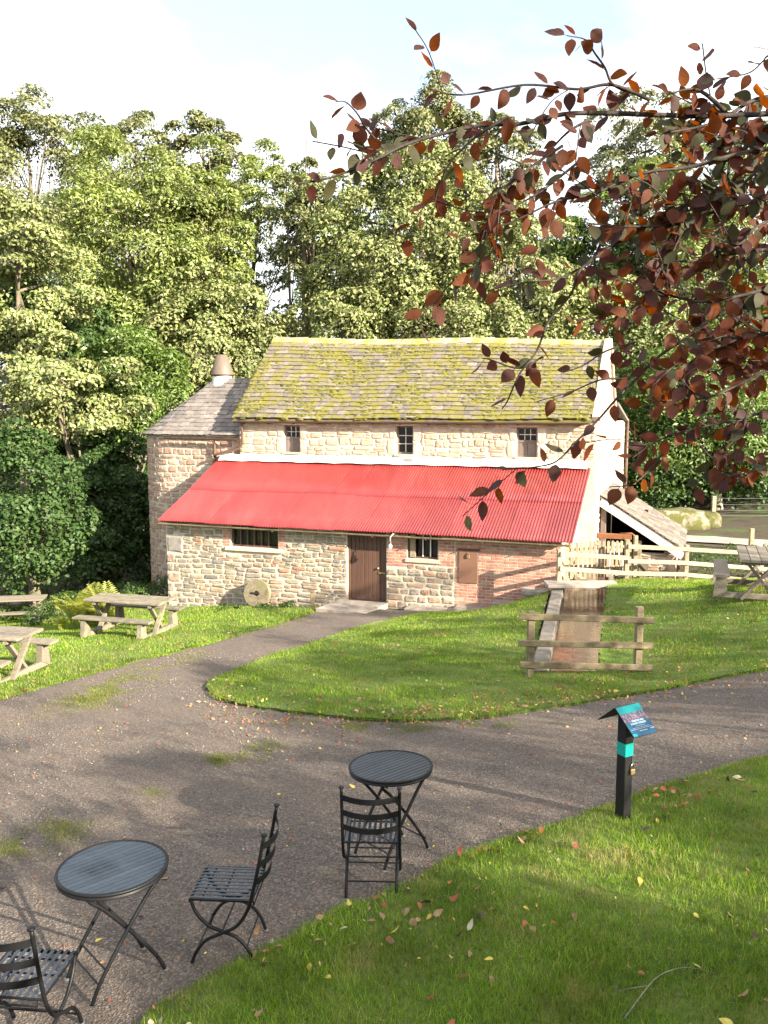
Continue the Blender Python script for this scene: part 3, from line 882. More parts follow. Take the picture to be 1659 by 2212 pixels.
# rear wing seen past the gable
rw = MB().box(6.2, X1-.02, DEP+.004, 10.1, -1.5, 4.62).build('rear_wing', MT['mortar'], house)
rr_ = [r_ for r_ in rubble(DEP+.05, 10.05, 2.2, 4.6, (.14,.28), (.25,.6))]
pieces(wall_items(rr_, 0, .10, .015, 'right', X1-.02), VAR['stone_pale'], 'stone', rw, 80)
MB().add([(6.0,DEP,5.25),(X1+.12,DEP,5.25),(X1+.12,10.25,4.62),(6.0,10.25,4.62),(6.0,DEP,5.15),(X1+.12,DEP,5.15),(X1+.12,10.25,4.52),(6.0,10.25,4.52)],
         [(0,1,2,3),(7,6,5,4),(0,4,5,1),(1,5,6,2),(2,6,7,3),(3,7,4,0)]).build('rear_roof', MT['slate_grey'], house)
MB().tube([(X1+.10,9.9,4.6),(X1+.10,9.9,1.2)], .05, 8).build('downpipe', MT['gutter'], house, True)

# ---- lean-to
lean = thing('lean_to', 'single-storey stone and brick lean-to under a red corrugated metal roof', 'lean-to', ORG, TH)
YF, LX0, LX1 = -3.15, -.04, 11.0
WL = (2.00,3.46,1.28,1.90); DR = (5.47,6.56,-.12,1.86); WR = (7.12,7.93,1.25,1.86)
lf = holed_wall(LX0, LX1, -1.4, 1.96, YF, YF+.35, [WL,DR,WR]).build('front_wall', MT['mortar'], lean)
SIL = (1.88,3.60,1.17,1.28)
brk = [(1.78,1.995,1.28,1.93),(3.465,3.72,1.28,1.93)]
quoins = [(LX0,.12,-.75,-.42),(LX0,.30,-.42,-.14),(LX0,.16,-.14,.14),(LX0,.40,.14,.46),(LX0,.18,.46,.70),(LX0,.22,.70,.98),(LX0,.52,.98,1.5),(LX0,.2,1.5,1.72),(LX0,.34,1.72,1.93)]
rects = rubble(LX0+.01, 5.46, -.85, 1.93, (.085,.165), (.16,.55), holes=[WL,SIL]+brk+quoins, gap=.013, split=.22, wav=.03)
rects += [((a+b2)/2,(c+d)/2,b2-a-.02,d-c-.02) for a,b2,c,d in quoins]
pier = [(6.58,7.11,1.02,1.93),(7.94,8.36,1.10,1.93)]
rects2 = rubble(6.58, 8.36, -.3, 1.24, (.13,.22), (.25,.55), holes=pier+[(7.1,7.95,1.14,1.9)], split=.05)
def seen(rs): return [r_ for r_ in rs if r_[1]+r_[3]/2 > Tz(*loc(r_[0],YF-.1)[:2]) - .06]
rects, rects2 = seen(rects), seen(rects2)
pieces(wall_items(rects+rects2, YF, .10, .02), VAR['stone_grey'], 'stone', lf, 300, rank=lambda m: -m[0].col[0].length*m[0].col[2].length)
HT = (8.47,8.98,.72,1.57)
bl = coursed(8.38, LX1-.01, -.05, 1.93, .226, .077, holes=[HT])
for (a,b2,c,d) in brk: bl += coursed(a, b2, c, d, .115 if b2-a < .2 else .226, .077)
for (a,b2,c,d) in pier: bl += coursed(a, b2, c, d, .226, .077)
bl = seen(bl)
pieces(wall_items(bl, YF, .09, .010), VAR['brick'], 'brick', lf, 300, rank=lambda m: -m[0].col[0].length)
MB().bbox(SIL[0],SIL[1],YF-.07,YF+.2,SIL[2],SIL[3]-.003,.012).build('window_sill', MT['dressed'], lean)
MB().bbox(7.08,7.98,YF-.045,YF+.15,1.15,1.247,.01).build('window_sill', MT['dressed'], lean)
# side wall at the right, its barred window
sw = MB()
def rz_(y): return 1.93 + (3.48-1.93)*(y+3.33)/3.33
GW = (-.75,.0)
ys = [YF+.352, -2.05, -1.15, -.004]
for i in range(3):
    a,b2 = ys[i], ys[i+1]
    za, zb = rz_(a)-.05, rz_(b2)-.05
    if i == 1:
        sw.prism([(a,-1.2),(b2,-1.2),(b2,1.2),(a,1.2)], 0, LX1-.35, LX1)
        sw.prism([(a,1.95),(b2,1.95),(b2,zb),(a,za)], 0, LX1-.35, LX1)
    else: sw.prism([(a,-1.2),(b2,-1.2),(b2,zb),(a,za)], 0, LX1-.35, LX1)
swo = sw.build('side_wall', MT['mortar'], lean)
rs = [r_ for r_ in rubble(-3.1, -.02, .6, 3.3, (.1,.2), (.18,.45), holes=[(-2.05,-1.15,1.2,1.95)]) if r_[1]+r_[3]/2 < rz_(r_[0]-r_[2]/2)-.07]
pieces(wall_items(rs, 0, .1, .018, 'right', LX1), VAR['stone_pale'], 'stone', swo, 100)
for k in range(6):
    yy = -2.0 + k*.16
    MB().box(LX1-.1, LX1-.07, yy, yy+.035, 1.2, 1.95).build('window_bar', MT['brown'], lean)
MB().prism([(YF+.352,-1.2),(-.004,-1.2),(-.004,rz_(0)-.06),(YF+.352,rz_(YF+.35)-.06)], 0, LX0, LX0+.3).build('end_wall', MT['stone_grey'], lean)
MB().box(LX0+.31, LX1-.36, YF+.36, -.01, -.3, -.2).build('earth_floor', MT['dark'], lean)
# windows: dark glass behind bars
def barred(win, bars, mat_bar, name='window'):
    a,b2,c,d = win
    f = MB(); f.box(a+.002,a+.05,YF+.10,YF+.16,c+.002,d); f.box(b2-.05,b2-.002,YF+.10,YF+.16,c+.002,d); f.box(a+.05,b2-.05,YF+.10,YF+.16,c+.002,c+.045)
    wi = f.build(name, MT['brown'], lean)
    MB().box(a+.05,b2-.05,YF+.19,YF+.20,c+.045,d-.002).build('pane', MT['glass'], wi)
    for k in bars: MB().box(a+k-.014,a+k+.014,YF+.11,YF+.135,c+.045,d-.002).build('window_bar', mat_bar, wi)
    return wi
barred(WL, (.26,.47,.68,.9,1.12), MT['gutter'])
w2 = barred(WR, (.38,.58), MT['white'])
MB().box(WR[0]+.06,WR[0]+.2,YF+.03,YF+.09,WR[2]+.03,WR[3]).build('timber_post', MT['picket'], w2)
# door
dr_ = MB(); a,b2,c,d = DR
dr_.box(a+.004,a+.07,YF+.06,YF+.14,c,d); dr_.box(b2-.07,b2-.004,YF+.06,YF+.14,c,d); dr_.box(a+.07,b2-.07,YF+.06,YF+.14,d-.05,d)
door = dr_.build('door', MT['brown'], lean)
nb = 8; bw = (b2-a-.15)/nb
for k in range(nb):
    MB().bbox(a+.075+k*bw+.003, a+.075+(k+1)*bw-.003, YF+.085, YF+.12, c+.19, d-.055, .006).build('board', MT['brown'], door)
MB().bbox(a+.075,b2-.075,YF+.075,YF+.125,c+.02,c+.165,.01).build('kick_board', MT['brown'], door)
MB().box(a+.075,b2-.075,YF+.078,YF+.12,c+.17,c+.185).build('threshold_strip', MT['steel'], door)
MB().box(b2-.25,b2-.03,YF+.066,YF+.084,.78,.82).build('hasp', MT['brass'], door)
MB().tube([(b2-.26,YF+.085,.92),(b2-.26,YF+.04,.92)], .03, 10).build('door_knob', MT['brass'], door, True)
# hatch
ht = MB().bbox(HT[0]+.01,HT[1]-.01,YF-.035,YF-.005,HT[2],HT[3]-.03,.008).build('hatch', MT['brown'], lean)
ht.data.materials[0] = M('hatch_paint', [(.17,.085,.055),(.19,.095,.06)], .6, 6, (.9,1.1), .1, 20)
MB().bbox(HT[0]-.02,HT[1]+.02,YF-.05,YF-.002,HT[3]-.03,HT[3]+.012,.006).build('hatch_rail', MT['brown'], ht)
hp = thing('hatch_padlock', 'small brass padlock hanging on the brown hatch in the brick wall', 'padlock', tuple(loc(8.72,YF-.05,1.44)), TH)
MB().bbox(-.035,.035,-.02,.01,-.08,0,.006).build('lock_body', MT['brass'], hp)
MB().tube([(-.024,-.005,0),(-.024,-.005,.03),(0,-.005,.05),(.024,-.005,.03),(.024,-.005,0)], .006, 6).build('shackle', MT['steel'], hp, True)
# eaves board and gutter
MB().beam((LX0-.05,YF-.06,1.93),(LX1+.1,YF-.06,1.93),.05,.11,ch=.01).build('eaves_board', MT['gutter'], lean)
g2 = half_gutter(LX0-.1, LX1+.22, YF-.26, 1.86, 1.845, .05).build('gutter', MT['wood_mossy'], lean)
for k in range(8):
    xx = .6 + k*1.42
    MB().box(xx-.02, xx+.02, YF-.33, YF-.08, 1.79, 1.805).build('gutter_bracket', MT['gutter'], g2)
# corrugated sheets
def corrugated(x0, x1, ya, yb, lift, pitch=.076, amp=.0135):
    n = int((x1-x0)/pitch*8); xs_ = np.linspace(x0, x1, n+1)
    zz = amp*np.sin(2*np.pi*xs_/pitch)
    V = []
    rows = 5
    for k in range(rows):
        y = ya + (yb-ya)*k/(rows-1)
        zb = 1.925 + (3.47-1.925)*(y+3.42)/3.42 + .012*math.sin((y+1)*2+x0)
        V += [(x, y, zb + z_ + lift) for x, z_ in zip(xs_, zz)]
    V += [(p[0], p[1]+.002, p[2]-.006) for p in V[:n+1]]
    m = n+1
    q_ = [(k*m+i, k*m+i+1, (k+1)*m+i+1, (k+1)*m+i) for k in range(rows-1) for i in range(n)]
    q_ += [(rows*m+i, rows*m+i+1, i+1, i) for i in range(n)]
    return np_mesh('roof_sheet', np.array(V), np.array(q_), MT['red'], True)
ns = 15; x_a, x_b = -.10, 11.28
edge = [x_a + (x_b-x_a)*k/ns for k in range(ns+1)]
for row in (0,1):
    for k in range(ns):
        ya, yb = (-3.43+random.uniform(-.012,.012), -1.72) if row == 0 else (-1.80+random.uniform(-.035,.035), -.10)
        me = corrugated(edge[k]-.03, edge[k+1]+.01, ya, yb, .006*(k % 2) + .013*row + random.uniform(0,.003))
        link('roof_sheet', me, lean)
MB().add([(x_a,-3.35,1.93),(x_b,-3.35,1.93),(x_b,-.02,3.44),(x_a,-.02,3.44),(x_a,-3.35,1.89),(x_b,-3.35,1.89),(x_b,-.02,3.40),(x_a,-.02,3.40)],
         [(0,1,2,3),(7,6,5,4),(0,4,5,1),(1,5,6,2),(2,6,7,3),(3,7,4,0)]).build('roof_boarding', MT['dark'], lean)
# wall lamp by the door, floodlight on the roof
lp = thing('wall_lamp', 'white swan-neck lamp on the brick pier right of the brown door', 'lamp', tuple(loc(6.80,YF-.02,1.72)), TH)
MB().tube([(.10,0,.06),(.08,-.12,.16),(.02,-.24,.17),(-.02,-.32,.10),(-.02,-.33,.0)], .011, 8).build('lamp_arm', MT['white'], lp, True)
MB().lathe([(.02,.0),(.035,-.03),(.03,-.06),(.022,-.065)], 12, (-.02,-.33,0)).build('lamp_holder', MT['gutter'], lp, True)
MB().lathe([(.022,-.065),(.048,-.11),(.05,-.15),(.03,-.195),(.005,-.205)], 12, (-.02,-.33,0)).build('bulb', MT['white'], lp, True)
fl_ = thing('floodlight', 'small pale round floodlight on the ledge below the middle upper window', 'floodlight', tuple(loc(6.40,-.22,3.62)), TH)
MB().lathe([(.03,-.09),(.075,-.05),(.09,.0),(.08,.012),(.001,.012)], 14).build('lamp_head', MT['white'], fl_, True)
fl_.children[0].rotation_euler = (R(75), 0, R(25)); fl_.children[0].location = (0,0,.06)
MB().box(-.02,.02,-.02,.2,-.04,-.02).build('bracket', MT['white'], fl_)

# ---- kiln block
kiln = thing('kiln_tower', 'pinkish stone kiln with rounded corner and grey slate roof left of the mill', 'kiln', ORG, TH)
KX0, KX1, KY0, KY1, KR = -3.62, X0-.004, .12, 4.3, 1.55
def kpath(s):
    """plan curve from the front right corner round to the back; returns x, y, nx, ny"""
    straight = (KX1-(KX0+KR)); arc = KR*math.pi/2; side = (KY1-KY0-2*KR)
    tot = 2*straight + 2*arc + side; d = s*tot
    if d < straight: return KX1-d, KY0, 0, -1
    d -= straight
    if d < arc:
        a = d/KR; return KX0+KR-KR*math.sin(a), KY0+KR-KR*math.cos(a), -math.sin(a), -math.cos(a)
    d -= arc
    if d < side: return KX0, KY0+KR+d, -1, 0
    d -= side
    if d < arc:
        a = d/KR; return KX0+KR-KR*math.cos(a), KY1-KR+KR*math.sin(a), -math.cos(a), math.sin(a)
    d -= arc
    return KX0+KR+d, KY1, 0, 1
KL = 2*(KX1-(KX0+KR)) + KR*math.pi + (KY1-KY0-2*KR)
kw = MB(); n = 60
ring = [kpath(k/n) for k in range(n+1)]
kw.add([(r_[0],r_[1],-2.2) for r_ in ring] + [(r_[0],r_[1],4.22) for r_ in ring], [(i,i+1,n+2+i,n+1+i)[::-1] for i in range(n)])
kwall = kw.build('kiln_wall', MT['mortar'], kiln)
it = []
for (cx, cz, w_, h_) in rubble(0, KL*.52, -1.6, 4.18, (.11,.24), (.18,.55), split=.14):
    x, y, ax, ay = kpath(cx/KL)
    if 0 > x-w_/2 > -99 and x > -.15 and cz < 1.7 and y < .2: continue
    if w_ > .3 and ax*ay > .02:      # narrower stones round the corner
        w_ = .3
    p = .02*random.uniform(.4,1.4); tx, ty = -ay, ax
    it.append((basis((x+ax*(p-.05), y+ay*(p-.05), cz), (tx*w_,ty*w_,0), (-ax*.1,-ay*.1,0), (0,0,h_)), random.randrange(60)))
pieces(it, VAR['stone_pink'], 'stone', kwall, 300, rank=lambda m: m[0].translation.y*2 - m[0].col[0].length*m[0].col[2].length*10)
def k_eave(s):
    x, y, ax, ay = kpath(s); return (x+ax*.14, y+ay*.14, 4.20)
def k_ridge(s):
    x, y, ax, ay = kpath(s)
    return (max(-1.45, min(KX1, x+.15 if x > -1.6 else -1.45)) + ax*.12, 2.2+ay*.12, 5.98)
kr = MB()
kr.add([(*k_eave(k/n)[:2],k_eave(k/n)[2]-.02) for k in range(n+1)] + [(*k_ridge(k/n)[:2],5.94) for k in range(n+1)], [(i,i+1,n+2+i,n+1+i)[::-1] for i in range(n)])
kroof = kr.build('kiln_roof', MT['slate_grey'], kiln)
items = [m for m in slate_items(k_eave, k_ridge, 14, (.2,.32), .014) if m[0].translation.y < 2.6]
pieces(items, VAR['slate_grey'], 'slate', kroof, 300, rank=lambda m: m[0].translation.y)
MB().bbox(-1.3,KX1-.02,2.08,2.36,5.98,6.06,.03).build('ridge_stone', MT['slate_grey'], kroof)
g3 = half_gutter(-2.1, KX1-.02, -.10, 4.13, 4.10, .05).build('gutter', MT['gutter'], kiln)
MB().tube([(-.32,-.10,4.08),(-.32,.0,3.95),(-.32,.03,3.3),(-.32,.03,2.9)], .045, 8).build('downpipe', MT['gutter'], kiln, True)
SC_ = .86
cw = thing('kiln_cowl', 'conical rusty metal cowl on a white ring at the kiln roof peak', 'cowl', tuple(loc(-1.27,2.2,5.75)), TH)
MB().lathe([(.50,0),(.40,.18),(.37,.42),(.36,.46)], 28).build('flashing_ring', MT['lime'], cw, True)
MB().lathe([(.345,.42),(.345,.56)], 24).build('cowl_neck', MT['rust'], cw, True)
MB().lathe([(.46,.50),(.455,.53),(.22,1.30),(.18,1.31)], 28).build('cowl_cone', MT['tin'], cw, True)
vn = MB().tube([(.0,0,1.24),(-.95,-.12,1.30)], .016, 6).build('vane_arm', MT['tin'], cw, True)
MB().box(-1.10,-.92,-.16,-.10,1.23,1.37).build('vane_tail', MT['tin'], vn)
cw.scale = (.86,.86,.84)

# ---- wheel shelter
shed = thing('wheel_shelter', 'low open wheel shelter with a sloping stone slate roof against the gable', 'shelter', ORG, TH)
SY0, SY1, SX0, SX1, SZ0, SZ1 = 1.25, 5.3, X1+.03, 13.75, 2.58, 1.14
def s_e(s): return (SX1, SY0-.12+(SY1-SY0+.2)*s, SZ1)
def s_r(s): return (SX0, SY0-.12+(SY1-SY0+.2)*s, SZ0)
sr = MB(); va = [s_e(0),s_e(1),s_r(1),s_r(0)]
sr.add([Vector(v)-Vector((0,0,.02)) for v in va] + [Vector(v)-Vector((0,0,.08)) for v in va], [(0,1,2,3),(7,6,5,4),(0,4,5,1),(1,5,6,2),(2,6,7,3),(3,7,4,0)])
srf = sr.build('shelter_roof', MT['slate_buff'], shed)
pieces(slate_items(s_e, s_r, 13, (.2,.36), .020), VAR['slate_buff'], 'slate', srf, 300, rank=lambda m: m[0].translation.y)
MB().beam((SX0,SY0-.16,SZ0-.17),(SX1-.05,SY0-.16,SZ1-.15),.05,.2,ch=.01).build('bargeboard', MT['white'], shed)
sww = MB().box(SX1-.55,SX1-.2,SY0+.30,SY1-.21,-.8,1.02).build('side_wall', MT['mortar'], shed)
sfw = MB().box(SX0+1.05,SX1-.2,SY0,SY0+.298,-.8,.98).build('front_wall', MT['mortar'], shed)
pieces(wall_items(rubble(SX0+1.07,SX1-.42,-.3,.97,(.14,.24),(.25,.5)), SY0, .1, .02), VAR['stone_grey'], 'stone', sfw)
for k in range(4): link('dressed_stone', VAR['dressed'][k], sfw, basis((SX1-.31, SY0+.02, .12+k*.26), (.2,0,0),(0,.12,0),(0,0,.24)))
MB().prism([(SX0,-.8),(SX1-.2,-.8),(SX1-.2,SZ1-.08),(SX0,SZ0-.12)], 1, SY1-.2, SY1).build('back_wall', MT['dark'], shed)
MB().bbox(SX0+.02,SX0+.17,SY0-.05,SY0+.1,-.2,2.35,.01).build('post', MT['frame'], shed)
MB().bbox(SX0+1.02,SX0+1.16,SY0-.07,SY0-.004,.3,1.35,.01).build('post', MT['picket'], shed)
MB().tube([(SX1-.1,SY1,1.1),(SX1+.02,SY0-.05,1.08),(SX1-.15,SY0-.1,.85),(SX1-.15,SY0-.1,-.1)], .045, 8).build('downpipe', MT['gutter'], shed, True)
# water wheel inside
wheel = thing('water_wheel', 'dark timber water wheel inside the open shelter', 'wheel', tuple(loc(12.3,3.6,.55)), TH)
rim = MB(); n = 24
rim.tube([(0,1.35*math.cos(2*math.pi*k/n),1.35*math.sin(2*math.pi*k/n)) for k in range(n+1)], .07, 6, False).build('rim', MT['dark'], wheel)
for k in range(12):
    a = 2*math.pi*k/12
    MB().box(-.35,.35,-.02,.02,1.15,1.42).build('paddle', MT['dark'], wheel).rotation_euler = (a,0,0)
MB().tube([(-.6,0,0),(.6,0,0)], .1, 10).build('axle', MT['dark'], wheel)
# rusty sluice
sg = thing('sluice_gear', 'rust orange iron trough with a hooked rod behind the picket gate', 'sluice', tuple(loc(11.75,.6,0)), TH)
MB().bbox(-.35,.62,-.07,.07,1.46,1.60,.01).build('iron_trough', MT['rust'], sg)
MB().tube([(.3,0,1.61),(.62,0,1.63),(.72,0,1.56),(.74,0,1.1)], .024, 8).build('hooked_rod', MT['rust'], sg, True)
MB().beam((.0,0,.5),(.18,0,1.35),.12,.12).build('prop', MT['white'], sg)
MB().beam((.42,0,.4),(.30,0,1.35),.1,.1).build('prop', MT['white'], sg)

# ---- slab at the door, slabs stepping up by the brick wall
ds = MB().prism([tuple(loc(5.3,-3.2)[:2]),tuple(loc(6.62,-3.2)[:2]),tuple(loc(6.45,-4.45)[:2]),tuple(loc(5.12,-4.4)[:2])][::-1], 2, -.25, .06).build('door_slab', MT['concrete'])
tag(ds, 'worn flat concrete slab in front of the brown plank door', 'slab')
for nm, (x0_,x1_,y0_,y1_,z_), lb in (('stone_slab',(7.2,8.5,-3.62,-3.18,.06),'long low stone slab at the foot of the stone pier, nearest the door slab'),
      ('stone_slab',(8.48,9.5,-3.68,-3.19,.17),'stone slab under the hatch at the brick wall foot'),
      ('stone_slab',(9.42,10.1,-3.62,-3.19,.37),'stone slab midway along the brick wall foot, one step below the top slab'),
      ('stone_slab',(10.15,10.95,-3.66,-3.2,.74),'topmost stone slab by the brick corner beside the race kerb')):
    o_ = MB().bbox(x0_,x1_,y0_,y1_,z_-.13,z_,.02,.008).build(nm, MT['concrete'])
    o_.location = ORG; o_.rotation_euler = (0,0,TH)
    tag(o_, lb, 'slab', 'stone slabs stepping up along the brick wall')
ms = thing('millstone', 'old round millstone leaning against the lean-to wall', 'millstone', tuple(loc(2.95,YF-.22,.0)), TH)
mb = MB(); n = 30; r0, r1, t_ = .075, .37, .16
vs = [(r_*math.cos(2*math.pi*k/n), y, .02+r_*math.sin(2*math.pi*k/n)) for y in (-t_/2,t_/2) for r_ in (r0,r1*.985 if y < 0 else r1) for k in range(n)]
def Q(a,b2): return [(a*n+i,a*n+(i+1)%n,b2*n+(i+1)%n,b2*n+i) for i in range(n)]
mb.add(vs, Q(0,1)+Q(1,3)+Q(3,2)+Q(2,0))
d_ = mb.build('stone_disc', MT['millstone'], ms)
MB().bbox(-.16,.10,-.1,-.082,.0,.05,.006).build('iron_rynd', MT['dark'], ms)
ms.rotation_euler = (R(-10),0,TH+R(4)); ms.location = tuple(loc(2.95,YF-.26,.06))
pg = MB().bbox(-.05,.05,-.05,.05,-.2,.38,.01).build('wooden_stake', MT['wood_mossy']); pg.location = tuple(loc(4.62,YF-.35,Tz(*loc(4.62,YF-.35)[:2])))
tag(pg, 'short wooden stake standing at the wall foot left of the door', 'stake')

# ------------------------------------------------------------------ fences
def post(mb_pt, h, w_, mat, parent, base, dep=.3):
    x, y = mb_pt[0]-base[0], mb_pt[1]-base[1]
    return MB().bbox(x-w_/2,x+w_/2,y-w_/2,y+w_/2,-dep+mb_pt[2]-base[2],h-base[2],.012).build('post', mat, parent)
# three-rail barrier across the race
fl0 = np.array([2.27,12.93]); fl1 = np.array([3.97,13.03])
bz_ = (float(fl0[0]), float(fl0[1]), Tz(*fl0))
nf = thing('rail_barrier', 'short three-rail weathered wooden barrier across the near end of the race', 'fence', bz_)
for p in (fl0, fl1):
    post((p[0],p[1],Tz(*p)), Tz(*p)+1.08, .11, MT['wood_mossy'], nf, bz_)
for k, (za, zb, e0, e1) in enumerate(((1.86,1.77,-.2,.2),(1.44,1.37,-.2,.2),(1.10,1.02,-.18,.2))):
    MB().beam((e0,-.095,za-bz_[2]),(fl1[0]-fl0[0]+e1,-.0,zb-bz_[2]),.04,.10,ch=.01).build('rail', MT['wood_mossy'], nf)
# long fence
FP = [(4.06,19.55),(5.93,20.65),(7.78,21.75),(10.25,22.95),(13.0,24.3)]
b0 = (FP[0][0],FP[0][1],.86)
lf_ = thing('post_and_rail_fence', 'long pale post and rail fence from the brick corner past the picnic table', 'fence', b0)
tops = [1.80,1.86,1.56,1.27,.95]
for (p, t_) in zip(FP, tops): post((p[0],p[1],Tz(*p)), t_, .11, MT['picket'], lf_, b0)
def rail(p, q_, za, zb, h=.105, off=-.08):
    MB().beam((p[0]-b0[0],p[1]+off-b0[1],za-b0[2]),(q_[0]-b0[0],q_[1]+off-b0[1],zb-b0[2]),.04,h,ch=.008).build('rail', MT['picket'], lf_)
rail(FP[0],FP[1],1.70,1.42); rail(FP[0],FP[1],1.365,1.04)
for (i, zs_) in ((1,((1.70,1.455),(1.345,1.10),(1.04,.80))),(2,((1.45,1.13),(1.095,.72),(.79,.38))),(3,((1.12,.8),(.71,.4),(.37,.1)))):
    for (za, zb) in zs_: rail(FP[i],FP[i+1],za,zb)
# picket gate
pgate = thing('picket_gate', 'pale round-topped picket gate behind the rails at the footbridge', 'gate', (4.5,20.75,.9))
for k in range(15):
    t_ = k/14; x = t_*1.72; y = t_*.62
    h = .84 + .05*math.sin(t_*3.1+.2) - .03*t_
    n = 6; pr = [(x-.034,-.05),(x+.034,-.05)] + [(x+.034*math.cos(math.pi*j/n), h-.034+.034*math.sin(math.pi*j/n)) for j in range(n+1)]
    m_ = MB().prism(pr, 1, -.011, .011)
    o_ = m_.build('picket', MT['picket'], pgate); o_.location = (0,y,random.uniform(-.012,.012))
for z_ in (.18,.68): MB().beam((-.04,.03,z_),(1.78,.67,z_),.03,.07).build('gate_rail', MT['picket'], pgate)
MB().beam((.05,.035,.2),(.55,.22,-.15),.05,.08).build('brace', MT['picket'], pgate)
for (x,y) in ((-.09,.02),(1.86,.66)): MB().bbox(x-.05,x+.05,y-.05,y+.05,-.4,.95,.01).build('gate_post', MT['picket'], pgate)
fb = MB().bbox(3.72,5.35,19.02,19.62,.985,1.06,.015,.004).build('footbridge_slab', MT['concrete'])
tag(fb, 'flat slab footbridge lying across the race before the picket gate', 'footbridge')

# ------------------------------------------------------------------ picnic tables
def picnic(loc_, rz, label, mat):
    t = thing('picnic_table', label, 'picnic table', loc_, rz, 'wooden picnic tables on the lawns')
    Lh = .89
    for k in range(4):
        y0_ = -.36+k*.18
        MB().bbox(-Lh,Lh,y0_+.004,y0_+.176,.70,.745,.008,.004).build('table_plank', mat, t)
    for s in (-1,1):
        MB().bbox(-Lh,Lh,s*.64-.13,s*.64+.13,.405,.45,.008,.004).build('bench_plank', mat, t)
    for x in (-.66,.66):
        MB().beam((x,-.78,.05),(x,.78,.05),.07,.10).build('ground_rail', mat, t)
        for s in (-1,1):
            MB().beam((x+.055*s,-.30*s,.0),(x+.055*s,.26*s,.70),.05,.10,up=(1,0,0)).build('cross_leg', mat, t)
            MB().prism([(s*.54,.102),(s*.76,.0),(s*.78,.0),(s*.73,.402),(s*.55,.402)], 0, x-.05, x+.05).build('bench_leg', mat, t)
        MB().beam((x,-.33,.665),(x,.33,.665),.07,.065).build('top_bearer', mat, t)
    return t
ax = R(-15)
picnic((-5.45,17.98,Tz(-5.45,17.98)+.05), ax, 'pale sunlit picnic table on the left lawn in front of the fern', MT['wood_green'])
P_ = atz(35,1383,1.42); hd = R(-12)
px_, py_ = P_[0]-.89*math.cos(hd)+.36*-math.sin(hd), P_[1]-.89*math.sin(hd)+.36*math.cos(hd)
picnic((px_,py_,Tz(px_,py_)+.05), hd, 'grey shaded picnic table cut off by the left edge, nearest the path', MT['wood'])
picnic((-10.82,24.5,Tz(-10.82,24.5)+.06), R(10), 'farthest picnic table at the left by the dark trees', MT['wood'])
picnic((7.02,15.85,Tz(7.02,15.85)+.05), R(70), 'picnic table on the right lawn before the rail fence, seen end on', MT['wood'])

# ------------------------------------------------------------------ bistro furniture
def arc_pts(pts, n=20):
    """Catmull-Rom through points"""
    P = [Vector(p) for p in pts]; P = [P[0]*2-P[1]] + P + [P[-1]*2-P[-2]]; out = []
    segs = len(P)-3; per = max(2, n//segs)
    for i in range(segs):
        p0,p1,p2,p3 = P[i:i+4]
        for k in range(per):
            t = k/per
            out.append(.5*((2*p1)+(p2-p0)*t+(2*p0-5*p1+4*p2-p3)*t*t+(3*p1-p0-3*p2+p3)*t**3))
    out.append(P[-2]); return out
def bistro_table():
    t = thing('bistro_table', '', 'table', group='round black slatted metal tables')
    r_ = .335; H = .72
    n = 48
    prof = [(r_-.018,-.004),(r_,-.006),(r_+.004,.004),(r_,.011),(r_-.016,.011),(r_-.018,.006)]
    vs = [(a*math.cos(2*math.pi*k/n), a*math.sin(2*math.pi*k/n), H+z) for a,z in prof for k in range(n)]; m = len(prof)
    MB().add(vs, [(i*n+k, i*n+(k+1)%n, ((i+1)%m)*n+(k+1)%n, ((i+1)%m)*n+k) for i in range(m) for k in range(n)]).build('rim', MT['black'], t, True)
    MB().lathe([(r_-.004,-.03),(r_-.004,-.005),(r_-.012,-.005),(r_-.012,-.03)], 48, (0,0,H), False).build('apron', MT['black'], t, True)
    ns_ = 15; w_ = 2*(r_-.017)/ns_
    for k in range(ns_):
        y0_ = -(r_-.017)+k*w_; y1_ = y0_+w_
        R2 = r_-.015
        xa = lambda y: math.sqrt(max(R2*R2-y*y, 0))
        a0, a1 = xa(y0_+.0036), xa(y1_-.0036)
        pr = [(-a0,y0_+.0036),(a0,y0_+.0036),(a1,y1_-.0036),(-a1,y1_-.0036)]
        MB().prism(pr, 2, H+.001, H+.007).build('slat', MT['black_sky_tint'], t)
    for y in (-.18,.18):
        s = 1 if y > 0 else -1
        MB().tube(arc_pts([(-.25,y,.0),(-.19,y,.13),(-.03,y,.36),(.13,y,.56),(.21,y,.64),(.24,y,H-.006)]), .0125, 8).build('leg', MT['black'], t, True)
        y2 = y - .028*s
        MB().tube(arc_pts([(.25,y2,.0),(.19,y2,.13),(.03,y2,.36),(-.13,y2,.56),(-.21,y2,.64),(-.24,y2,H-.006)]), .0125, 8).build('leg', MT['black'], t, True)
        for x, yy in ((-.25,y),(.25,y2)): MB().lathe([(.022,0),(.022,.012),(.014,.018)], 12, (x,yy,0)).build('foot', MT['foot'], t, True)
    for x, z_ in ((-.195,.125),(-.15,.20),(.195,.125)): MB().tube([(x,-.18,z_),(x,.18,z_)], .006, 6).build('stretcher', MT['black'], t)
    MB().tube([(-.2,-.19,.66),(-.2,.19,.66)], .006, 6).build('catch_bar', MT['black'], t)
    return t
tb = bistro_table()
tb['label'] = 'black round bistro table standing alone with a chair pulled up, behind the middle chair'
tb.location = (.07,6.53,Tz(.07,6.53)+.012); tb.rotation_euler = (R(-2.0),0,R(41))
t2 = copy_tree(tb)
t2['label'] = 'black round bistro table at the lower left between two chairs'
t2.location = (-1.67,4.99,Tz(-1.67,4.99)+.012); t2.rotation_euler = (R(-1.0),0,R(42))
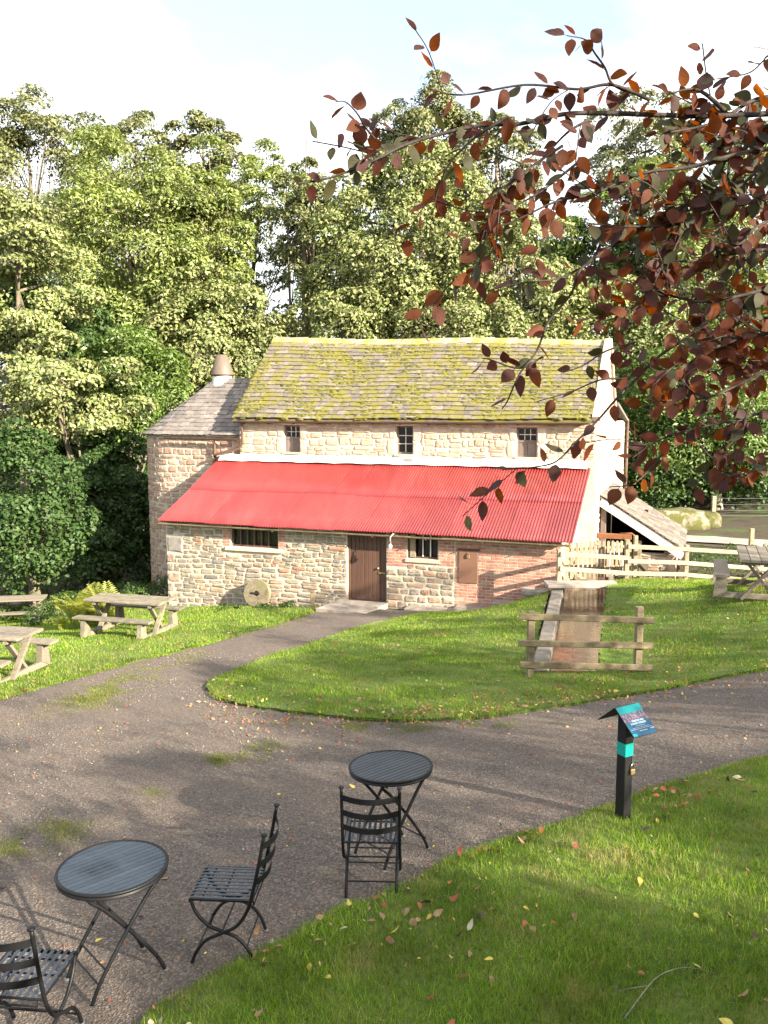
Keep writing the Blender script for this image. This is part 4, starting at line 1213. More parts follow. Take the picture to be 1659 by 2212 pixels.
def bistro_chair():
    t = thing('bistro_chair', '', 'chair', group='black folding metal garden chairs')
    W_ = .205
    for s in (-1,1):
        y = s*W_; yi = s*(W_-.022)
        MB().tube(arc_pts([(-.285,y,.885),(-.25,y,.70),(-.205,y,.50),(-.17,y,.385),(-.10,y,.28),(0,y,.225),(.10,y,.175),(.165,y,.09),(.20,y,.0)], 40), .0115, 8).build('back_post', MT['black'], t, True)
        MB().tube(arc_pts([(.20,yi,.435),(.165,yi,.345),(.09,yi,.265),(0,yi,.225),(-.10,yi,.185),(-.17,yi,.10),(-.205,yi,.0)], 30), .0115, 8).build('leg', MT['black'], t, True)
        MB().lathe([(.012,-.008),(.02,-.002),(.02,.006),(.014,.010)], 12, (-.286,y,.892)).build('finial', MT['black'], t, True)
        for x, yy in ((.20,y),(-.205,yi)): MB().lathe([(.018,0),(.018,.012),(.012,.016)], 10, (x,yy,0)).build('foot', MT['foot'], t, True)
        MB().box(-.20,.195,s*.196-.004,s*.196+.004,.436,.448).build('seat_rail', MT['black'], t)
    for zc, x_ in ((.815,-.272),(.695,-.249),(.575,-.222)):
        n = 12; vs = []
        for k in range(n+1):
            u = k/n*2-1; yy = u*W_; xx = x_ - .055*(1-u*u)
            for dz, dx in ((-.021,0),(.021,0),(.021,-.004),(-.021,-.004)): vs.append((xx+dx, yy, zc+dz - .012*(1-u*u)))
        MB().add(vs, [(k*4+a,k*4+4+a,k*4+4+(a+1)%4,k*4+(a+1)%4) for k in range(n) for a in range(4)] + [(0,1,2,3),(n*4+3,n*4+2,n*4+1,n*4)]).build('back_slat', MT['black'], t)
    ns_ = 10
    for k in range(ns_):
        yc = -.178 + .356*k/(ns_-1); hw = .0095
        pr = [(-.2,.452),(-.05,.449),(.10,.450),(.185,.452),(.207,.446),(.213,.432),(.21,.418)]
        vs = []
        for x,z in pr: vs += [(x,yc-hw,z),(x,yc+hw,z),(x,yc+hw,z-.004),(x,yc-hw,z-.004)]
        m = len(pr)
        MB().add(vs, [(i*4+a,i*4+4+a,i*4+4+(a+1)%4,i*4+(a+1)%4) for i in range(m-1) for a in range(4)] + [(0,1,2,3),((m-1)*4+3,(m-1)*4+2,(m-1)*4+1,(m-1)*4)]).build('seat_slat', MT['black_sky_tint'], t)
    for x,z_,r_ in ((-.2,.442,.007),(.2,.432,.008),(.0,.438,.006),(.13,.436,.006)): MB().tube([(x,-.20,z_),(x,.20,z_)], r_, 6).build('cross_bar', MT['black'], t)
    MB().tube([(-.2,-.17,.44),(-.205,-.17,.405),(-.205,.17,.405),(-.2,.17,.44)], .005, 6).build('catch_wire', MT['black'], t)
    for x,z_,w_ in ((-.155,.12,W_-.022),(.17,.085,W_),(0,.225,W_)): MB().tube([(x,-w_,z_),(x,w_,z_)], .006, 6).build('stretcher', MT['black'], t)
    return t
ch = bistro_chair()
ch['label'] = 'black metal chair seen from behind, pulled up to the farther round table'
ch.location = (-.086,6.03,Tz(-.086,6.03)+.012); ch.rotation_euler = (0,0,R(88))
c2 = copy_tree(ch)
c2['label'] = 'black metal chair seen from the side, facing the nearer table from its right'
c2.location = (-1.02,5.29,Tz(-1.02,5.29)+.012); c2.rotation_euler = (0,0,R(176))
c3 = copy_tree(ch)
c3['label'] = 'black metal chair cut off by the lower left corner, nearest of all'
c3.location = (-1.96,4.36,Tz(-1.94,4.36)+.012); c3.rotation_euler = (0,0,R(84))

# ------------------------------------------------------------------ interpretation post
pz = Tz(2.04,6.92)
ip = thing('information_post', 'black wooden post with teal band and folded information panel on top', 'sign post', (2.04,6.96,pz), R(30))
MB().bbox(-.045,.045,-.05,.05,-.2,.97,.004).build('post', MT['postblack'], ip)
MB().bbox(-.0475,.0475,-.0525,.0525,.60,.71,.004).build('teal_band', MT['teal'], ip)
# folded roof: ridge along local x, one leaf down to -y, one to +y (both with thickness)
def leafm(sgn):
    a = R(40); t_ = .006; Ln = .30
    y1_, z1_ = sgn*Ln*math.cos(a), -Ln*math.sin(a)
    return y1_, z1_
def panel(sgn, x0_, x1_, u0, u1, off, th, mat, name, parent):
    """slab on the sloped leaf between slope distances u0..u1, raised by off"""
    a = R(40); dy, dz = sgn*math.cos(a), -math.sin(a); ny, nz_ = sgn*math.sin(a), math.cos(a)
    z0 = 1.025
    vs = []
    for o_ in (off, off+th):
        for x, u_ in ((x0_,u0),(x1_,u0),(x1_,u1),(x0_,u1)):
            vs.append((x, dy*u_+ny*o_, z0+dz*u_+nz_*o_))
    return MB().add(vs, [(0,1,2,3),(7,6,5,4),(0,4,5,1),(1,5,6,2),(2,6,7,3),(3,7,4,0)]).build(name, mat, parent)
HW = .135
pa = panel(-1,-HW,HW,.0,.285,0,.006,MT['postblack'],'panel',ip)
panel(1,-HW,HW,.0,.25,0,.006,MT['postblack'],'panel',ip)
S_ = -1
panel(S_,-HW+.002,HW-.002,.001,.07,.0065,.001,MT['teal2'],'teal_strip',pa)
panel(S_,-HW+.002,HW-.002,.0705,.155,.0065,.001,MT['print_photo'],'flower_picture',pa)
panel(S_,-HW+.002,HW-.002,.1555,.284,.0065,.001,MT['blue'],'blue_ground',pa)
def dash(u0, u1, x0_, x1_, words):
    x = x0_
    tot = sum(words)+.25*(len(words)-1); k = (x1_-x0_)/tot
    for w_ in words:
        panel(S_, x, x+w_*k, u0, u1, .008, .0006, MT['print_white'], 'print_line', pa); x += (w_+.25)*k
sx = 1
dash(.140,.156,-.06,.075,[2,1,1.6]); dash(.163,.180,-.085,.085,[2.6,2.8])
dash(.192,.197,-.05,.06,[1]); dash(.208,.212,-.09,.09,[1]); dash(.220,.224,-.12,.125,[1]); dash(.238,.245,-.04,.05,[1]); 
panel(S_,-HW+.004,-HW+.05,.258,.281,.008,.0006,MT['teal2'],'teal_corner',pa)
dash(.236,.243,.085,.105,[1]); dash(.230,.246,.108,.128,[1])
pl = thing('post_padlock', 'small brass padlock on a wire beside the black information post', 'padlock', (2.04,6.96,pz), R(30-90))
MB().bbox(.054,.074,.005,.05,.44,.485,.005).build('lock_body', MT['brass'], pl)
MB().tube([(.064,.012,.485),(.064,.012,.52),(.064,.03,.535),(.064,.045,.52),(.064,.045,.485)], .005, 6).build('shackle', MT['steel'], pl, True)
MB().tube([(.056,.03,.60),(.06,.03,.56),(.064,.03,.537)], .002, 5).build('wire', MT['steel'], pl)

# ------------------------------------------------------------------ far right: boulder, wire fence
def rock(name, c, sx_, sy_, sz_, seed):
    r_ = random.Random(seed); n1, n2 = 22, 12; vs = []
    for i in range(n2+1):
        ph = math.pi*i/n2 - math.pi/2
        for j in range(n1):
            th = 2*math.pi*j/n1
            d = Vector((math.cos(ph)*math.cos(th), math.cos(ph)*math.sin(th), math.sin(ph)))
            d = Vector([math.copysign(abs(a)**.55, a) for a in d])
            k = 1 + .16*mnoise.noise(d*1.7+Vector((seed,0,0))) + .07*mnoise.noise(d*5+Vector((0,seed,0)))
            vs.append((d.x*sx_*k, d.y*sy_*k, d.z*sz_*k))
    fs = [(i*n1+j, i*n1+(j+1)%n1, (i+1)*n1+(j+1)%n1, (i+1)*n1+j) for i in range(n2) for j in range(n1)]
    o_ = MB().add(vs, fs).build(name, MT['rock'], None, True); o_.location = c; return o_
tag(rock('boulder', (11.7,34,Tz(11.7,34)+.25), 1.25,.7,.5, 4), 'big flat mossy boulder beside the far track right of the shelter', 'boulder')
tag(rock('boulder', (13.0,34,Tz(13.0,34)+.2), .42,.5,.36, 9), 'smaller pale boulder at the right end of the mossy one', 'boulder')
wf = thing('wire_fence', 'wire fence with square wooden posts beyond the far track at right', 'fence', (13.8,35,Tz(13.8,35)))
wp = [(13.55,35.0),(16.6,35.2),(19.8,35.4)]
for (x,y) in wp: MB().bbox(x-13.8-.08,x-13.8+.08,y-35-.08,y-35+.08,-.3,1.0,.01).build('post', MT['picket'], wf)
for z_ in (.2,.42,.66,.92): MB().tube([(x-13.8,y-35-.09,z_-(.03 if i%2 else 0)) for i,(x,y) in enumerate([wp[0],(15.1,35.1),wp[1],(18.2,35.3),wp[2]])], .0045, 5).build('wire', MT['wire'], wf)
sp = MB().bbox(-.07,.07,-.07,.07,-.3,.7,.01).build('marker_post', MT['picket']); p_ = hit(1622,1165+20); sp.location = (p_[0],p_[1],Tz(p_[0],p_[1]))
tag(sp, 'lone short wooden post at the near edge of the far track', 'post')

# ------------------------------------------------------------------ trees
def leaf_cloud(centers, radii, n, leaf, outdir, squash=.8, up=.6, wide=.55, shell=(.72,1.06), rg_=rng):
    """leaves as folded quads scattered over clumps"""
    cs = np.asarray(centers); rs_ = np.asarray(radii)
    p = rs_**2; k = rg_.choice(len(cs), n, p=p/p.sum())
    d = rg_.normal(size=(n,3))*.8 + outdir[k]*.8 + np.array([0,0,up])
    d /= np.linalg.norm(d, axis=1)[:,None]
    pos = cs[k] + d*(rs_[k]*rg_.uniform(*shell, n))[:,None]*np.array([1,1,squash])
    nrm = d*.8 + rg_.normal(size=(n,3))*.55 + np.array([0,0,.35]); nrm /= np.linalg.norm(nrm, axis=1)[:,None]
    t = np.cross(nrm, rg_.normal(size=(n,3))); t /= np.linalg.norm(t, axis=1)[:,None]
    b2 = np.cross(nrm, t)
    l = (leaf*rg_.uniform(.6,1.35,n))[:,None]
    fold = nrm*l*.12
    V = np.stack([pos-t*l*.5, pos-b2*l*wide*.5+fold, pos+t*l*.5, pos+b2*l*wide*.5+fold], 1).reshape(-1,3)
    Fc = np.arange(n*4).reshape(-1,4)
    return V, Fc
def tree(name, label, c, rad, base, species, n, leaf, seed, nclump=80, trunk=.24, limbs=10, bark='bark', group='tall trees behind the mill', cat='tree', lean=None, squash=.78, wide=.55, cr_=(.16,.29), bare=0, limb_r=.35):
    r_ = np.random.default_rng(seed)
    c = np.array(c); rad = np.array(rad); base = np.array(base)
    d = r_.normal(size=(nclump,3)); d /= np.linalg.norm(d, axis=1)[:,None]
    ph = r_.uniform(0,6,6)
    lob = 1 + .16*np.sin(3*np.arctan2(d[:,1],d[:,0])+ph[0]) + .13*np.sin(4*d[:,2]+ph[1]) + .12*np.sin(5*d[:,0]+ph[2])
    rr = r_.uniform(.30,1.0,nclump)**.55*lob*.82
    cs = c + d*rr[:,None]*rad
    rs_ = r_.uniform(*cr_, nclump)*min(rad[0], rad[2])*1.25
    out = (cs-c)/rad; out /= np.maximum(np.linalg.norm(out, axis=1), .2)[:,None]
    V, Fc = leaf_cloud(cs, rs_, n, leaf, out, squash, rg_=r_, wide=wide)
    t = thing(name, label, cat, tuple(base), 0, group)
    V = V - base
    o_ = link('crown', np_mesh('crown', V, Fc, LEAF[species]), t)
    tm = MB()
    top = c + np.array([0,0,rad[2]*.45])
    mid = base*.5 + c*.5 + np.array([r_.uniform(-.5,.5), 0, 0])
    tp = [base-base, (base*.75+c*.25)+r_.normal(size=3)*.1-base, mid-base, c-base, top-base]
    pts = arc_pts([tuple(p) for p in tp], 14)
    tm.tube(pts, [trunk*(1.25 if i == 0 else 1)*(1-.85*i/(len(pts)-1)) for i in range(len(pts))], 8)
    for i in range(limbs):
        kk = int(r_.integers(nclump)); a = pts[int(len(pts)*r_.uniform(limb_r,.85))]; e = Vector(cs[kk]-base)
        m_ = a.lerp(e,.5) + Vector((r_.normal()*.3, r_.normal()*.3, -.3*abs(r_.normal())))
        q_ = arc_pts([a, m_, e], 8)
        tm.tube(q_, [max(.02, trunk*.32*(1-.85*j/(len(q_)-1))) for j in range(len(q_))], 5)
        for _ in range(bare):
            e2 = q_[-2] + Vector(r_.normal(size=3))*.9
            tm.tube([q_[len(q_)//2], q_[-2].lerp(e2,.5)+Vector((0,0,.15)), e2], [.035,.025,.012], 4)
    tm.build('trunk', MT[bark], t, True)
    return t
def ptree(name, label, px, top, bot, w_, Y, species, leaf=.2, dens=1.0, seed=0, bx=None, **k):
    """crown given by its place in the photograph (1659 wide) and its distance Y"""
    a = aty(px, top, Y); b2 = aty(px, bot, Y)
    rx = w_/2/F*Y/1.0; rz = (a[2]-b2[2])/2
    c = np.array([a[0], Y, (a[2]+b2[2])/2])
    bxx = c[0] if bx is None else aty(bx, 885, Y)[0]
    base = np.array([bxx, Y+.3, Tz(bxx, Y)-.2])
    leaf *= 1.0
    n = int(dens*300*(4*rx*rz)*(.2/leaf)**1.0*(1.25 if species == 'ash' else 1))
    if species.startswith('ash'): k.setdefault('wide', .36); leaf *= 1.15
    n = max(4000, min(n, 42000))
    return tree(name, label, c, (rx, rx*.7, rz), base, species, n, leaf, seed+100, **k)
ptree('ash_tree','tall hazy olive tree at the far left skyline', 55,170,640,330,50,'olive',.20,1.0,1,nclump=70,bare=2)
ptree('ash_tree','sparse brown-green tree on the skyline left of the rounded top', 290,200,560,250,52,'olive',.22,.9,2,nclump=60,bare=1)
ptree('ash_tree','rounded dark olive tree standing out on the left skyline', 435,188,600,190,52,'olive',.22,1.0,3,nclump=60,bare=1)
ptree('ash_tree','large bright yellow-green ash filling the left middle', 270,290,800,440,42,'ash',.19,1.15,4,nclump=120,cr_=(0.13,0.25))
ptree('ash_tree','yellow-green ash between the big ash and the sky gap', 435,345,800,260,41,'ash',.18,1.1,5,nclump=90,cr_=(0.15,0.28))
ptree('sycamore_tree','pale cream-flecked sycamore against the left edge', 25,350,900,330,36,'sycamore',.20,.85,6,nclump=52,squash=.52,cr_=(0.16,0.27))
ptree('sycamore_tree','spreading pale tree with tiered boughs low at the left', 110,690,1010,420,33,'sycamore',.20,.8,7,nclump=44,squash=.46,cr_=(0.16,0.29),bx=165)
ptree('ash_tree','fresh green ash left of the cowl', 285,690,960,270,36,'ash_deep',.17,1.2,8,nclump=80)
ptree('sycamore_tree','pale sycamore right behind the kiln cowl', 455,560,900,300,40,'sycamore',.20,1.1,9,nclump=80,cr_=(0.15,0.27))
ptree('ash_tree','thin ash with a leaning trunk beside the sky gap', 555,305,640,200,46,'ash',.20,.75,10,nclump=50,bx=520,bare=1)
ptree('ivy_tree','narrow ivy-clad tree rising behind the left end of the mossy roof', 655,320,640,150,43,'olive',.19,.9,11,nclump=60,trunk=.40,bx=648,bare=2)
ptree('sycamore_tree','broad pale sycamore behind the middle of the roof', 850,275,800,430,42,'sycamore',.20,1.2,12,nclump=130,cr_=(0.12,0.23),bare=1)
ptree('ash_tree','tallest ash at the centre skyline', 925,128,520,250,54,'olive',.22,1.0,13,nclump=70,bare=1)
ptree('ash_tree','ash right of the tallest one, partly behind copper leaves', 1075,190,560,210,53,'olive',.22,.9,14,nclump=60,bare=1)
ptree('sycamore_tree','pale sycamore behind the right half of the roof', 1110,450,820,380,41,'sycamore',.20,1.2,15,nclump=110,cr_=(0.13,0.24))
ptree('ash_tree','light feathery tree on the right skyline', 1400,165,640,250,55,'olive',.22,.9,16,nclump=70,bare=1)
ptree('ash_tree','wide green tree at the right edge', 1610,225,860,360,49,'ash',.22,1.0,17,nclump=90,bare=1)
ptree('sycamore_tree','green sycamore just right of the ridge end', 1345,560,940,300,42,'sycamore',.20,1.1,18,nclump=90)
ptree('sycamore_tree','leafy tree with a forked pale trunk behind the wire fence', 1530,690,1075,430,38,'ash_deep',.18,1.1,19,nclump=90,bark='bark_pale',bx=1565,trunk=.26,limb_r=.15)
ptree('laurel','dark glossy evergreen at the left behind the picnic tables', 40,905,1275,300,27.5,'dark',.15,1.4,20,nclump=90,group='evergreens at the left',cat='shrub')
ptree('laurel','evergreen thickened dark for the deep shade between the kiln and the glossy one', 235,930,1290,230,33,'dark',.17,2.4,21,nclump=110,group='evergreens at the left',cat='shrub')  # dense dark leaves put in to stand for deep shade
ptree('dark_filler_tree','tall dark evergreen added for black shade gaps behind the pale left sycamores', 70,560,1100,400,39.5,'dark',.20,1.2,31,nclump=80,group='evergreens at the left')  # unobserved dark crown, added so gaps between the boughs read as black shade
ptree('dark_filler_tree','dark evergreen added for black shade between the green ash and the kiln', 260,800,1200,260,38.5,'dark',.20,1.2,32,nclump=70,group='evergreens at the left')  # second added dark crown, its colour standing in for shade
ptree('dark_filler_tree','dark evergreen filler tree behind the forked pale trunk at right', 1420,780,1150,330,43.5,'dark',.20,1.1,33,nclump=70,group='evergreens at the right')  # dark-leaved filler crown added behind the trunk
ptree('sycamore_tree','low pale tree showing over the kiln roof', 570,660,940,240,41,'sycamore',.19,1.0,22,nclump=60)
ptree('sycamore_tree','low pale tree showing over the middle of the ridge', 740,600,900,260,40,'sycamore',.19,1.0,23,nclump=70)
ptree('sycamore_tree','low pale tree behind the right end of the ridge', 1000,600,900,300,40,'sycamore',.19,1.0,24,nclump=70)
for i_, (px_, tp_, bt_, w__, Y_, lb_) in enumerate(((120,400,860,340,55,'hazy tree filling behind the pale sycamore at far left'),(400,395,860,280,56,'hazy tree filling behind the two yellow-green ashes'),
        (760,385,800,260,55,'hazy tree filling behind the ivy-clad trunk and broad sycamore'),(1000,330,760,260,57,'hazy tree filling under the tallest ash'),(1260,430,840,280,55,'hazy tree filling behind the ridge end'),(1480,420,900,300,56,'hazy tree filling behind the wide green right tree'))):
    ptree('woodland_tree',lb_,px_,tp_,bt_,w__,Y_,'olive' if i_ % 2 else 'ash_deep',.24,.9,60+i_,nclump=70,limbs=5)
# far wood and undergrowth as masses
def mass(name, boxes, n, leaf, species, seed):
    r_ = np.random.default_rng(seed); cs, rs_ = [], []
    for (x0_,x1_,y0_,y1_,h0,h1,k,cr0) in boxes:
        for _ in range(k):
            x, y = r_.uniform(x0_,x1_), r_.uniform(y0_,y1_)
            cs.append((x, y, Tz(x,y)+r_.uniform(h0,h1))); rs_.append(cr0*r_.uniform(.6,1.3))
    cs = np.array(cs); out = np.tile(np.array([0,-.5,.5]), (len(cs),1))
    V, Fc = leaf_cloud(cs, rs_, n, leaf, out, rg_=r_)
    return stuff(link(name, np_mesh(name, V, Fc, LEAF[species])))
mass('far_wood', [(-34,38,56,66,0,7.5,230,2.6)], 30000, .42, 'olive', 5)
mass('undergrowth', [(-24,-7.5,30,38,0,3.2,110,1.0),(-6,9,37,44,0,4.0,90,1.2),(9,30,37,44,0,3.0,110,1.1),(-26,-13,27,30,0,1.6,40,.8)], 60000, .19, 'under', 6)
mass('dark_bushes', [(12,34,36.6,40,0,4.2,150,1.0),(8,13,35.6,38,0,2.2,40,.8)], 26000, .19, 'dark', 8)
mass('weeds', [(8.6,13,25.0,29.0,.0,.08,90,.28),(9.5,15,20.5,24,.0,.08,60,.22)], 9000, .07, 'under', 9)
mass('nettles', [(-11.5,-6.6,24.0,27.4,.1,.45,60,.36),(-9.5,-6.9,21.6,22.6,.0,.3,14,.3),(-4.4,-2.4,21.8,22.4,.02,.08,22,.13)], 9000, .085, 'under', 7)

# fern by the middle picnic table
fp = (-6.75,19.7); fn = thing('fern', 'bushy yellow-green fern behind the sunlit picnic table', 'fern', (fp[0],fp[1],Tz(*fp)))
def frond(L_, az, arch, seed):
    r_ = random.Random(seed); mb = MB(); n = 22
    pts = []
    for i in range(n+1):
        t = i/n; a = R(82) - arch*t**1.5
        if i == 0: p = Vector((0,0,0))
        else: p = pts[-1] + Vector((math.cos(a)*math.cos(az), math.cos(a)*math.sin(az), math.sin(a)))*L_/n
        pts.append(p)
    mb.tube(pts, [.006*(1-.8*i/n)+.001 for i in range(n+1)], 4, False)
    side = Vector((-math.sin(az), math.cos(az), 0))
    for i in range(3, n+1):
        t = i/n; l = L_*.24*math.sin(math.pi*min(1,(1-t)*.9+.08))**.8; dr = (pts[i]-pts[i-1]).normalized()
        for s in (-1,1):
            e = pts[i] + side*s*l + dr*l*.35 + Vector((0,0,-.12*l))
            wv = dr*L_/n*.62
            mb.add([pts[i]-wv*.5, pts[i].lerp(e,.5)-wv*.45, e, pts[i].lerp(e,.5)+wv*.55+Vector((0,0,.01))], [(0,1,2,3)])
    return mb
for k in range(46):
    az = random.uniform(0,2*math.pi)
    f_ = frond(random.uniform(.75,1.2), az, R(random.uniform(25,100)), k).build('frond', MT['fern'], fn)
    f_.location = (random.uniform(-.6,.55), random.uniform(-.25,.25), 0)
fn2 = thing('fern', 'small low fern beside the bushy fern on the left lawn', 'fern', (-7.35,19.1,Tz(-7.35,19.1)))
for k in range(9):
    frond(random.uniform(.3,.5), random.uniform(0,6.28), R(random.uniform(50,100)), 60+k).build('frond', MT['fern'], fn2)

# ------------------------------------------------------------------ trees on the sun side, out of the frame (they shade the yard)
for i, (x, y, top, r_, n, lb) in enumerate(((12.0,-7.5,8.6,3.1,17000,'leafy tree right of the yard, farthest back'),
        (11.2,-2.8,8.6,3.2,18000,'leafy tree right of the yard beside the copper beech'),
        (12.8,1.8,8.8,3.1,17000,'leafy tree right of the yard level with the tables'),
        (13.2,4.8,8.2,2.3,6500,'thin leafy tree right of the yard level with the post'),
        (14.4,8.1,9.4,1.9,5200,'thin leafy tree right of the lawn level with the barrier'))):
    zb = Tz(x,y)
    h = top-zb
    tree('lime_tree', lb, (x,y,zb+h*.56), (r_,r_,h*.46), (x,y,zb-.2), 'ash_deep', n, .115, 300+i, nclump=70, group='trees shading the yard', limbs=8, trunk=.13)

# ------------------------------------------------------------------ grass
def blades(poly, n, h, wd, mat, name, dist_pow=1.0, holes=(), lift=.045, lo=(0,0), maxd=99):
    xs_ = [p[0] for p in poly]; ys_ = [p[1] for p in poly]
    out = []
    tot = 0
    while tot < n:
        x = rng.uniform(max(min(xs_),-15), min(max(xs_),13), n); y = rng.uniform(max(min(ys_),1.5), min(max(ys_),28), n)
        k = inside(poly, x, y)
        # only where the view can reach, denser near the camera
        k &= np.abs(x) < .47*y + 1.2
        k &= rng.uniform(0,1,n) < np.minimum(1, (lo[0]/np.maximum(y,.5))**dist_pow) if lo[0] else True
        out.append(np.c_[x[k], y[k]]); tot += int(k.sum())
        if len(out) > 60: break
    return grass_mesh(np.concatenate(out)[:n], h, wd, mat, name, lift)
def grass_mesh(P, h, wd, mat, name, lift):
    m = len(P)
    P = P + rng.normal(size=P.shape)*.012
    z = T(P[:,0], P[:,1]) + lift - .004
    pn = np.array([mnoise.noise((a*1.3, b2*1.3, 7.7)) for a, b2 in P])
    dist = np.hypot(P[:,0], P[:,1])
    hh = h*rng.uniform(.5,1.3,m)*(1+.35*pn); ww = wd*rng.uniform(.7,1.3,m)*np.maximum(1, dist/7)
    az = rng.uniform(0,2*np.pi,m); ln = rng.uniform(.1,.9,m)
    base = np.c_[P, z]; sd = np.c_[np.cos(az), np.sin(az), np.zeros(m)]
    fa = rng.uniform(0,2*np.pi,m)
    tip = base + np.c_[np.cos(fa)*hh*ln, np.sin(fa)*hh*ln, hh*np.sqrt(np.maximum(.1,1-ln*ln*.8))]
    V = np.stack([base-sd*ww[:,None]/2, base+sd*ww[:,None]/2, tip], 1).reshape(-1,3)
    return stuff(link(name, np_mesh(name, V, np.arange(m*3).reshape(-1,3), mat)))
blades(LAWN_F, 250000, .062, .0050, MT['grass'], 'grass', 1.2, lo=(3.2,0))
blades(LAWN_I, 150000, .05, .0050, MT['grass'], 'grass', 1.2, lo=(10.0,0))
blades(LAWN_L, 80000, .055, .0055, MT['grass'], 'grass', 1.2, lo=(13.0,0))
for (ed, n_, h_) in ((front_edge, 9000, .05), (isl_low+isl_up, 7000, .06), (left_edge, 5000, .06)):
    e_ = np.array(resample(ed, .01, closed=False)); e_ = e_[(e_[:,1] < 21) & (np.abs(e_[:,0]) < .5*e_[:,1]+1)]
    P = e_[rng.integers(0, len(e_), n_)] + rng.normal(size=(n_,2))*.035
    k_ = np.array([mnoise.noise((a*2.3, b2*2.3, 4.4)) for a, b2 in P]) > -.15
    grass_mesh(P[k_], h_, .005, MT['grass'], 'grass', .03)
def ell(px, py, rx, ry, rot=0):
    return [tuple(hit(px+rx*math.cos(a)*math.cos(rot)-ry*math.sin(a)*math.sin(rot), py+rx*math.cos(a)*math.sin(rot)+ry*math.sin(a)*math.cos(rot))[:2]) for a in np.linspace(0,2*np.pi,18)[:-1]]
for (px,py,rx,ry,rot,n) in ((300,1462,130,20,-.32,5000),(205,1510,70,22,-.3,4500),(470,1648,22,7,0,700),(325,1717,26,9,0,900),(560,1615,70,12,.1,1200),(130,1800,60,30,-.2,2200),(30,1840,60,20,0,1600),
                            (750,1570,170,12,.06,4200),(1000,1574,170,9,-.04,3000),(620,1345,60,8,-.3,1200),(520,1640,60,9,0,700),(660,1310,25,6,0,700)):
    c_ = np.array(hit(px,py)[:2]); ca, sa = math.cos(rot), math.sin(rot)
    e1 = np.array(hit(px+rx*ca,py+rx*sa)[:2])-c_; e2 = np.array(hit(px-ry*sa,py+ry*ca)[:2])-c_
    g_ = rng.normal(size=(n,2))*.62
    P = c_ + g_[:,:1]*e1 + g_[:,1:]*e2
    pn = np.array([mnoise.noise((a*2.6, b2*2.6, 1.7)) for a, b2 in P]); P = P[pn > -.12]
    grass_mesh(P, .02, .005, MT['mossgrass'], 'moss_tufts', .02)
# loose stones on the gravel
m = 9000
out = []
xs_ = rng.uniform(-6,6,m*5); ys_ = 2.5 + rng.uniform(0,1,m*5)**1.8*14
k = inside(GRAVEL, xs_, ys_) & ~inside(LAWN_F, xs_, ys_) & ~inside(LAWN_I, xs_, ys_) & ~inside(LAWN_L, xs_, ys_) & (np.abs(xs_) < .46*ys_+.6)
P = np.c_[xs_[k], ys_[k]][:m]
z = T(P[:,0],P[:,1])+.012
sz = .0075*rng.uniform(.5,1.7,len(P))*np.maximum(1, P[:,1]/11)
octa = np.array([(1,0,0),(0,1,0),(-1,0,0),(0,-1,0),(0,0,.7),(0,0,-.5)])
V = np.c_[P,z][:,None,:] + octa[None]*sz[:,None,None]*rng.uniform(.6,1.4,(len(P),6,3))
of = np.array([(0,1,4),(1,2,4),(2,3,4),(3,0,4),(1,0,5),(2,1,5),(3,2,5),(0,3,5)])
Fc = (np.arange(len(P))[:,None,None]*6 + of[None]).reshape(-1,3)
MT['pebble'] = M('pebbles', [(.15,.13,.115),(.22,.19,.165),(.10,.085,.078),(.19,.14,.11),(.30,.27,.24)], .9, 20, (.8,1.2), 0)
stuff(link('gravel_stones', np_mesh('gravel_stones', V.reshape(-1,3), Fc, MT['pebble'])))

# ------------------------------------------------------------------ leaves
def leaf_variant(seed, mat, curl=.25, wd=.36):
    """ovate pointed leaf, unit length along +x, folded on its midrib"""
    r_ = random.Random(seed); n = 8; mid = []; lf = []; rt = []
    tw = r_.uniform(-.25,.25); cu = r_.uniform(.3,1.2)*curl*(1 if r_.random() < .7 else -1); fo = r_.uniform(.02,.22)
    for i in range(n+1):
        t = i/n; wdt = wd*math.sin(math.pi*t**.85)**.85*(1-.25*t) if 0 < t < 1 else 0
        zc = -cu*t*t*.6
        wob = r_.uniform(-.012,.012)
        mid.append((t,0,zc)); a = tw*t
        lf.append((t-.02*wdt, wdt*(1+wob), zc+wdt*(fo+math.sin(a)*.6)+r_.uniform(-.012,.012))); rt.append((t-.02*wdt, -wdt*(1-wob), zc+wdt*(fo-math.sin(a)*.6)+r_.uniform(-.012,.012)))
    vs = mid+lf+rt; m_ = n+1; fs = []
    for i in range(n):
        if i == 0: fs += [(0,1,m_+1),(0,2*m_+1,1)]
        elif i == n-1: fs += [(i,n,m_+i),(i,2*m_+i,n)]
        else: fs += [(i,i+1,m_+i+1,m_+i),(i+1,i,2*m_+i,2*m_+i+1)]
    mb = MB().add(vs, fs)
    mb.tube([(-.14,0,.01),(0,0,0)], .012, 3, False)
    return mb.mesh('leaf', mat, True)
BV = [[leaf_variant(i*5+j, BEECH[j]) for i in range(7)] for j in range(3)]
FV = {k: [leaf_variant(70+i, FALLEN[k], 1.1, .30 if k != 'tan' else .36) for i in range(5)] for k in FALLEN}

